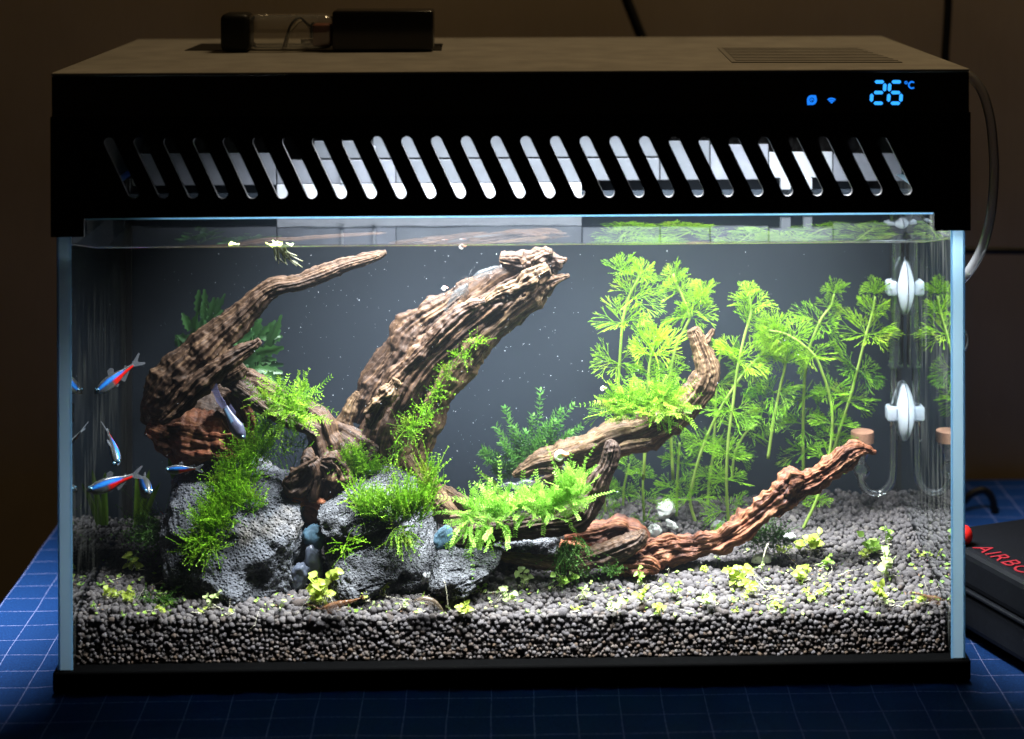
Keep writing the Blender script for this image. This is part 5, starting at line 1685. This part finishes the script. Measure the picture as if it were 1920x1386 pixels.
EYE, EYEW = simple('fish_eye_black', (.006, .006, .008), .1), simple('fish_eye_ring', (.25, .55, .75), .2, .6)

def fish(name, label, head, tail, Yh, Yt, up, hgt_r=.26, wid_r=.15, kind='tetra', bend=0.0, group='neon fish'):
    A, B = P(*head, Yh), P(*tail, Yt)
    ax = B - A
    L = np.linalg.norm(ax)
    X = ax / L
    Z = norm(np.asarray(up, float) - X * np.dot(up, X))
    Yx = np.cross(Z, X)
    m, k = 56, 32
    t = np.linspace(0, 1, m)
    if kind == 'tetra':
        top = np.interp(t, [0, .03, .1, .22, .38, .55, .75, .92, 1], [.06, .22, .52, .82, .95, .82, .5, .30, .30])
        bot = np.interp(t, [0, .03, .1, .22, .38, .52, .7, .92, 1], [.05, .24, .60, .95, 1.05, .92, .48, .28, .28])
        wid = np.interp(t, [0, .04, .15, .3, .5, .75, 1], [.10, .45, .85, 1, .85, .42, .14])
    else:
        top = np.interp(t, [0, .05, .15, .35, .6, .85, 1], [.10, .36, .62, .85, .62, .42, .36])
        bot = np.interp(t, [0, .05, .15, .35, .6, .85, 1], [.10, .36, .66, .90, .62, .40, .36])
        wid = np.interp(t, [0, .05, .2, .45, .8, 1], [.2, .6, 1, .9, .45, .2])
    sm = np.ones(3) / 3
    for q in (top, bot, wid):
        q[1:-1] = np.convolve(q, sm, 'same')[1:-1]
    a = np.linspace(0, 2 * np.pi, k, endpoint=False)
    hz = np.where(np.sin(a)[None] >= 0, top[:, None], bot[:, None]) * np.sin(a)[None] * hgt_r * L * .5
    wy = wid[:, None] * np.cos(a)[None] * wid_r * L * .5
    lateral = bend * L * (t - .3) ** 2
    def W(tt, y, z):
        return A + X * (tt * L) + Yx * y + Z * z
    V = A + (X * L)[None, None] * t[:, None, None] + Yx * (wy + lateral[:, None])[..., None] + Z * hz[..., None]
    idx = np.arange(m * k).reshape(m, k)
    j = np.roll(idx, -1, 1)
    F = np.stack([idx[:-1], j[:-1], j[1:], idx[1:]], -1).reshape(-1, 4).astype(np.int32)
    caps = np.array([list(idx[0][::-1])], np.int32), np.array([list(idx[-1])], np.int32)
    v = (np.sin(a)[None] * np.ones((m, 1)))
    tt = np.repeat(t[:, None], k, 1)
    col = np.zeros((m, k, 4)); col[..., 3] = 1
    if kind == 'tetra':
        def mixin(c, w):
            col[..., :3] = col[..., :3] * (1 - w[..., None]) + np.array(c) * w[..., None]
        sstep = lambda e0, e1, x: np.clip((x - e0) / (e1 - e0), 0, 1)
        col[..., :3] = (.085, .095, .105)
        mixin((.05, .055, .055), sstep(.45, .7, v))
        mixin((.17, .18, .19), sstep(-.35, -.7, v) * (tt < .5))
        redw = sstep(.42, .50, tt) * sstep(.36, .26, v) * sstep(-1.0, -.8, v) * sstep(1.0, .96, tt)
        mixin((.85, .014, .006), redw)
        centre = .36 + .12 * np.sin(tt * 2.6) - .05 * tt
        bw = np.clip(1 - np.abs(v - centre) / .36, 0, 1) ** .5 * sstep(.03, .06, tt) * sstep(.80, .66, tt)
        mixin((.004, .16, .75), np.clip(bw * 1.5, 0, 1))
        mixin((.06, .42, .95), np.clip(1 - np.abs(v - centre) / .2, 0, 1) * sstep(.03, .06, tt) * sstep(.72, .55, tt) * .85)
    else:
        n = vnoise(np.stack([tt.ravel() * 9, v.ravel() * 3, np.zeros(tt.size)], 1), 4).reshape(tt.shape)
        col[..., :3] = np.array((.065, .070, .115)) * (1 + .25 * n[..., None])
        bw = (np.clip(1 - np.abs(v) / .5, 0, 1) * (tt > .55) * (tt < .95))[..., None]
        col[..., :3] = col[..., :3] * (1 - .6 * bw) + np.array((.18, .42, .65)) * .6 * bw
        pk = (np.clip(1 - np.abs(tt - .35) / .2, 0, 1) * np.clip(-v + .3, 0, 1))[..., None]
        col[..., :3] = col[..., :3] * (1 - .4 * pk) + np.array((.36, .28, .27)) * .4 * pk
    root = thing(name, label, 'fish', A + ax * .5, group)
    V = V.reshape(-1, 3)
    o = obj('body', V, [F, caps[0], caps[1]], FM if kind == 'tetra' else FM2, root, True, attrs={'col': col.reshape(-1, 4)})
    lt = lambda q: bend * L * (q - .3) ** 2
    def fin(nm, ring, mat, th=.00012, y=0.0):
        c = np.array([W(q, y + lt(q), z * L) for q, z in ring])
        n = len(c)
        a_, b_ = c + Yx * th, c - Yx * th
        FF = [list(range(n)), list(range(2 * n - 1, n - 1, -1))] + [[i, n + i, n + (i + 1) % n, (i + 1) % n] for i in range(n)]
        obj(nm, np.vstack([a_, b_]), FF, mat, root, False)
    if kind == 'tetra':
        fin('tail_fin', [(.97, .03), (1.06, .08), (1.22, .15), (1.24, .12), (1.12, .02), (1.12, -.02), (1.24, -.12), (1.22, -.15), (1.06, -.08), (.97, -.03)], FIN)
        fin('dorsal_fin', [(.42, .11), (.47, .24), (.55, .26), (.60, .20), (.56, .10)], FIN)
        fin('anal_fin', [(.60, -.09), (.66, -.20), (.70, -.18), (.84, -.08), (.88, -.03)], FIN)
        fin('pelvic_fin', [(.44, -.12), (.48, -.20), (.54, -.17), (.50, -.11)], FIN)
        fin('adipose_fin', [(.80, .06), (.83, .10), (.86, .09), (.85, .05)], FIN)
    else:
        fin('tail_fin', [(.96, .05), (1.1, .08), (1.3, .05), (1.5, .07), (1.72, .13), (1.80, .06), (1.78, -.02), (1.80, -.08), (1.66, -.14), (1.45, -.10), (1.25, -.13), (1.05, -.10), (.94, -.05)], FIN2)
        fin('dorsal_fin', [(.62, .09), (.72, .20), (.98, .17), (.95, .10), (.80, .07)], FIN2)
    for sg in (-1, 1):
        te = .085
        wv = np.interp(te, t, wid) * wid_r * L * .5 * .80
        c = W(te, sg * wv, .03 * L)
        r = .042 * L
        V3, F3 = ico(2)
        obj('eye_ring', c + V3 * r, F3, EYEW, root)
        e = obj('eye', c + Yx * sg * r * .45 + V3 * r * .72, F3, EYE, root)
    return root
fish('neon_tetra', 'neon fish diving nose down and away from the corner, uppermost of the neon fish', (177, 738), (250, 684), .036, .046, (-.35, -.2, 1), .30, .15)
fish('neon_tetra', 'neon fish seen from above swimming straight down', (221, 874), (206, 808), .030, .048, (-.1, -1, .25), .26, .2, bend=.1)
fish('neon_tetra', 'neon fish with the longest red flank just below the diving one', (162, 921), (250, 893), .0215, .032, (-.15, -.2, 1), .32, .15, bend=.06)
fish('neon_tetra', 'neon fish turning towards the glass beside the long red one', (280, 926), (259, 893), .030, .050, (.35, -.45, 1), .40, .22)
fish('neon_tetra', 'small neon fish in front of the green blades and rock moss', (309, 881), (367, 879), .030, .032, (0, -.25, 1), .34, .16)
fish('neon_tetra', 'neon fish of which only a blue streak shows beside the moss tuft', (328, 976), (300, 958), .046, .056, (0, -.3, 1), .24, .14)
fish('dark_fish', 'slate blue long tailed fish nosing down past the hollow driftwood', (458, 824), (420, 764), .034, .036, (.83, -.12, .55), .46, .26, 'dark', bend=-.12, group=None)

# ------------------------------------------------------------------ shrimps and snails
def shrimp_mat(name, col, alpha):
    m, nt, out = newmat(name)
    n = nd(nt, 'TexNoise', Vector=objco(nt), Scale=1500.0, Detail=3.0)
    c = ramp(nt, n.outputs[0], [(.35, tuple(x * .55 for x in col)), (.65, col)])
    b = nd(nt, 'BsdfPrincipled', Base_Color=c, Roughness=.3)
    mx = nd(nt, 'MixShader', i0=alpha, i1=nd(nt, 'BsdfTransparent').outputs[0], i2=b.outputs[0])
    nt.links.new(mx.outputs[0], out.inputs[0])
    return m
SHG = shrimp_mat('clear_shrimp', (.09, .10, .105), .4)
SHB = shrimp_mat('brown_shrimp', (.24, .11, .045), .6)
SHT = shrimp_mat('sandy_shrimp', (.20, .15, .10), .5)
def shrimp(label, path, r, Y, mat, seed):
    """path from the head to the tail fan in pixels."""
    rg = np.random.default_rng(seed)
    C = catmull([P(x, y, Y) for x, y in path], 30)
    t = np.linspace(0, 1, 30)
    rad = r * S(Y) * np.interp(t, [0, .06, .25, .42, .6, .85, 1], [.12, .55, 1.0, .95, .75, .38, .2]) * (1 + .05 * np.sign(np.sin(t * 44)) * (t > .4))
    V, F = tube_mesh(C, rad, 12)
    root = thing('shrimp', label, 'shrimp', C[12], 'shrimps')
    obj('body', V, F, mat, root)
    T, N1, N2 = frames(C)
    up = norm(np.array([0, 0, 1.0]) - T[8] * T[8][2])
    m = MB()
    L = np.linalg.norm(C[0] - C[-1])
    for k in range(5):
        for sg in (-1, 1):
            p = C[5 + k * 2] - up * rad[5 + k * 2] * .7
            m.tube(catmull([p, p - up * L * .05 + np.array([0, sg * .0012, 0]) - T[8] * .0006, p - up * L * .11 + np.array([0, sg * .0015, 0])], 5), .00011, 4)
    m.build('legs', mat, root, True)
    a = MB()
    for sg in (-1, 1):
        p = C[0]
        a.tube(catmull([p, p - T[0] * L * .18 + up * L * (.10 + .05 * sg), p - T[0] * L * .36 + up * L * .20 * sg + np.array([0, sg * .002, 0])], 8), .00008, 4)
    a.build('antennae', mat, root, True)
    f = []
    for ang in (-.5, 0, .5):
        q = norm(T[-1] + N1[-1] * ang)
        f.append(q)
    tf = MB()
    for q in f:
        s = norm(np.cross(q, [0, -1, .3])) * rad[12] * .35
        p = C[-1]
        tf.add([p, p + q * L * .07 + s, p + q * L * .13, p + q * L * .07 - s, p + q * L * .07 + np.array([0, -.0002, 0])], [[0, 1, 4], [1, 2, 4], [2, 3, 4], [3, 0, 4]])
    tf.build('tail_fan', mat, root)
    for sg in (-1, 1):
        V3, F3 = ico(1)
        obj('eye', C[2] + up * rad[2] * .6 + np.array([0, sg * rad[2] * .6, 0]) + V3 * .0004, F3, EYE, root)
shrimp('clear grey shrimp perched on the trunk edge just below the knobbly end', [(886, 522), (900, 514), (915, 508), (928, 502), (936, 500)], 7, .056, SHG, 1)
shrimp('clear grey shrimp clinging lower down the trunk edge', [(878, 532), (868, 543), (855, 552), (845, 566), (838, 578)], 8, .056, SHG, 2)
shrimp('clear grey shrimp resting on the pale moss of the level branch', [(1005, 906), (985, 906), (968, 912), (952, 908), (938, 912)], 8, .040, SHG, 3)
shrimp('clear shrimp hiding among the moss below the snail', [(1062, 868), (1060, 880), (1062, 892), (1068, 902)], 7, .050, SHG, 4)
shrimp('brown shrimp on the gravel under the tall bushy yellow seedling', [(602, 1142), (620, 1136), (640, 1131), (660, 1127), (675, 1122)], 5.5, .010, SHB, 5)
shrimp('sandy shrimp curled on the gravel in front of the hollow', [(775, 1128), (795, 1124), (812, 1128), (824, 1138), (832, 1148)], 6, .010, SHT, 6)
shrimp('brown shrimp over the gravel close to the side wall', [(1770, 1126), (1755, 1122), (1740, 1120), (1726, 1115), (1712, 1112)], 4.5, .012, SHB, 7)

SNW = simple('snail_shell_white', (.85, .80, .76), .35, noise=.08, nscale=400)
SNP = simple('snail_body_pink', (.85, .36, .24), .5)
def snail(label, x, y, r, Y, mat=SNW, body=True):
    c = P(x, y, Y)
    R = r * S(Y)
    root = thing('snail', label, 'snail', c, 'snails')
    th = np.linspace(0, 4.6 * np.pi, 90)
    g = np.exp(-.17 * (4.6 * np.pi - th))
    C = np.stack([-np.cos(th) * g * R * .58, np.zeros(90) - (1 - g) * R * .12, np.sin(th) * g * R * .58], 1) + c
    V, F = tube_mesh(C, g * R * .46, 14, ref=(0, -1, .001))
    obj('shell', V, F, mat, root)
    if body:
        d = C[-1]
        q = catmull([d, d + np.array([R * .6, 0, -R * .25]), d + np.array([R * 1.0, 0, -R * .1])], 10)
        V, F = tube_mesh(q, np.linspace(.42, .2, 10) * R, 10)
        obj('foot', V, F, SNP, root)
snail('pink and white ramshorn snail sitting on the curved branch', 1050, 857, 14, .045)
snail('tiny cream snail drifting in open water beside the trunk', 833, 542, 6, .055)
snail('tiny cream snail at the edge of the fern like moss cushion', 1130, 730, 6, .060)
snail('tiny cream snail at the water surface above the trunk', 866, 464, 7, .030)

# ------------------------------------------------------------------ floating scraps at the surface
def floater(label, x, y, n, roots, seed, spread=14):
    rg = np.random.default_rng(seed)
    Yf = .012
    c = P(x, y, Yf); c[2] = ZW + .0004
    root = thing('floating_plant', label, 'floating plant', c)
    for k in range(n):
        L = rg.uniform(.9, 1.3) * 16 * S(Yf)
        p = c + np.array([rg.uniform(-1, 1) * spread * S(Yf), rg.uniform(-.002, .004), rg.uniform(-.0004, .0003)])
        linked('leaf', LEAF[(k % 5, 1 if k % 2 else 2)], root, p, (rg.uniform(-.3, .3), rg.uniform(-.3, .3), rg.uniform(0, 6.2)), (L, L, L))
    if roots:
        m = MB()
        for k in range(roots):
            a = c + np.array([rg.uniform(-.4, .6) * spread * S(Yf), .001, -.0004])
            dx, dz = rg.uniform(-.3, 1.4) * .007, -rg.uniform(.004, .011)
            C = catmull([a, a + np.array([dx * .3, 0, dz * .6]), a + np.array([dx, rg.uniform(-.001, .002), dz])], 8)
            V, F = tube_mesh(C, .00022, 4)
            m.add(V, F)
        m.build('roots', simple('brown_green_root', (.14, .15, .08), .6), root, True)
floater('cream floating leaves trailing brown roots under the water line', 522, 468, 7, 22, 1, 22)
floater('lone yellow floating leaf at the water line', 440, 467, 2, 0, 2, 4)

# ------------------------------------------------------------------ fine specks drifting in the water
def specks():
    V0, F0 = ico(1)
    n = 800
    x = np.concatenate([RNG.normal(860, 260, 580), RNG.uniform(260, 1760, 220)])
    y = RNG.uniform(470, 960, n)
    Y = RNG.uniform(.012, .12, n)
    p = np.array([P(a, b, c) for a, b, c in zip(x, y, Y)])
    ok = (np.abs(p[:, 0]) < XI - .004) & (p[:, 2] < ZW - .001)
    p = p[ok]
    r = .000105 * RNG.lognormal(0, .38, len(p))
    V = (p[:, None] + V0[None] * np.minimum(r, .0004)[:, None, None]).reshape(-1, 3)
    F = (F0[None] + (np.arange(len(p)) * len(V0))[:, None, None]).reshape(-1, 3)
    tag(obj('suspended_specks', V, [F.astype(np.int32)], simple('white_speck', (.42, .46, .5), .6)), 'tiny pale specks drifting in the tank water', 'specks', kind='stuff')
specks()

# ------------------------------------------------------------------ glass diffuser, suction cups
GL = thin_glass('lab_glass', 1.5, (.97, .985, .99), .06, frost=.02, frostcol=(.8, .9, 1), boost=3.0)
YD = .104
dif = thing('glass_diffuser', 'clear glass diffuser with U bent tube and a brown ceramic disc', 'diffuser', P(1640, 925, YD))
def gtube(pts, r, nm='glass_tube', cap=False, mat=GL):
    C = catmull([P(x, y, YD) for x, y in pts], 48)
    V, F = tube_mesh(C, r * S(YD), 16, cap)
    return obj(nm, V, F, mat, dif)
gtube([(1683, 440), (1683, 520), (1682, 600), (1681, 690)], 12)
gtube([(1683, 440), (1683, 520), (1682, 600), (1681, 660)], 8)
gtube([(1679, 622), (1679, 655), (1679, 688)], 15, 'glass_sleeve')
gtube([(1679, 676), (1679, 682), (1679, 688)], 10, 'glass_sleeve')
gtube([(1676, 690), (1676, 760), (1675, 830), (1674, 880), (1670, 905), (1656, 922), (1640, 926), (1625, 920), (1616, 906), (1614, 890)], 7.5)
C = [P(1615, y, YD) for y in (900, 893, 884, 876, 870, 862, 850, 836, 829)]
V, F = tube_mesh(C, np.array([7, 12, 17, 16, 10, 9, 14, 19, 20.5]) * S(YD), 20, False)
obj('glass_bulb', V, F, GL, dif)
C = [P(1617, y, YD) for y in (829.5, 829, 809, 808.4)]
V, F = tube_mesh(C, np.array([20.5, 21.5, 21.5, 20.8]) * S(YD), 32)
obj('ceramic_disc', V, F, MAT['ceramic'], dif, False)
# milky suction cups pressed on the side pane, clipping the tube
SIL = leaf_mat('milky_silicone', (.68, .77, .86), (.84, .9, .96), .4, .5, vary=0)
def cup(label, y, seed):
    zc = P(1700, y, .108)[2]
    c = np.array([XI - .0002, .108, zc])
    root = thing('suction_cup', label, 'suction cup', c, 'suction cups')
    R = 55 * S(.108)
    prof = [(0.0, R * 1.02), (-.0009, R * 1.0), (-.0024, R * .82), (-.0040, R * .55), (-.0052, R * .32), (-.0062, R * .22)]
    n = 40
    V, F = [], []
    for (dx, r) in prof:
        for k in range(n):
            a = 2 * np.pi * k / n
            V.append(c + [dx, r * np.cos(a) * .9, r * np.sin(a)])
    for i in range(len(prof) - 1):
        for k in range(n):
            F.append([i * n + k, i * n + (k + 1) % n, (i + 1) * n + (k + 1) % n, (i + 1) * n + k])
    F.append([(len(prof) - 1) * n + k for k in range(n)])
    obj('cup_disc', V, F, SIL, root)
    p = P(1662, y, YD + .002)
    m = MB()
    m.box((p[0] - .0004, .100, zc - 14 * S(.1)), (XI - .0042, .1085, zc + 14 * S(.1)), .0012)
    m.build('tube_clip', SIL, root, True)
cup('milky suction cup high on the side wall gripping the glass tube', 536, 1)
cup('milky suction cup low on the side wall above the ceramic disc', 770, 2)
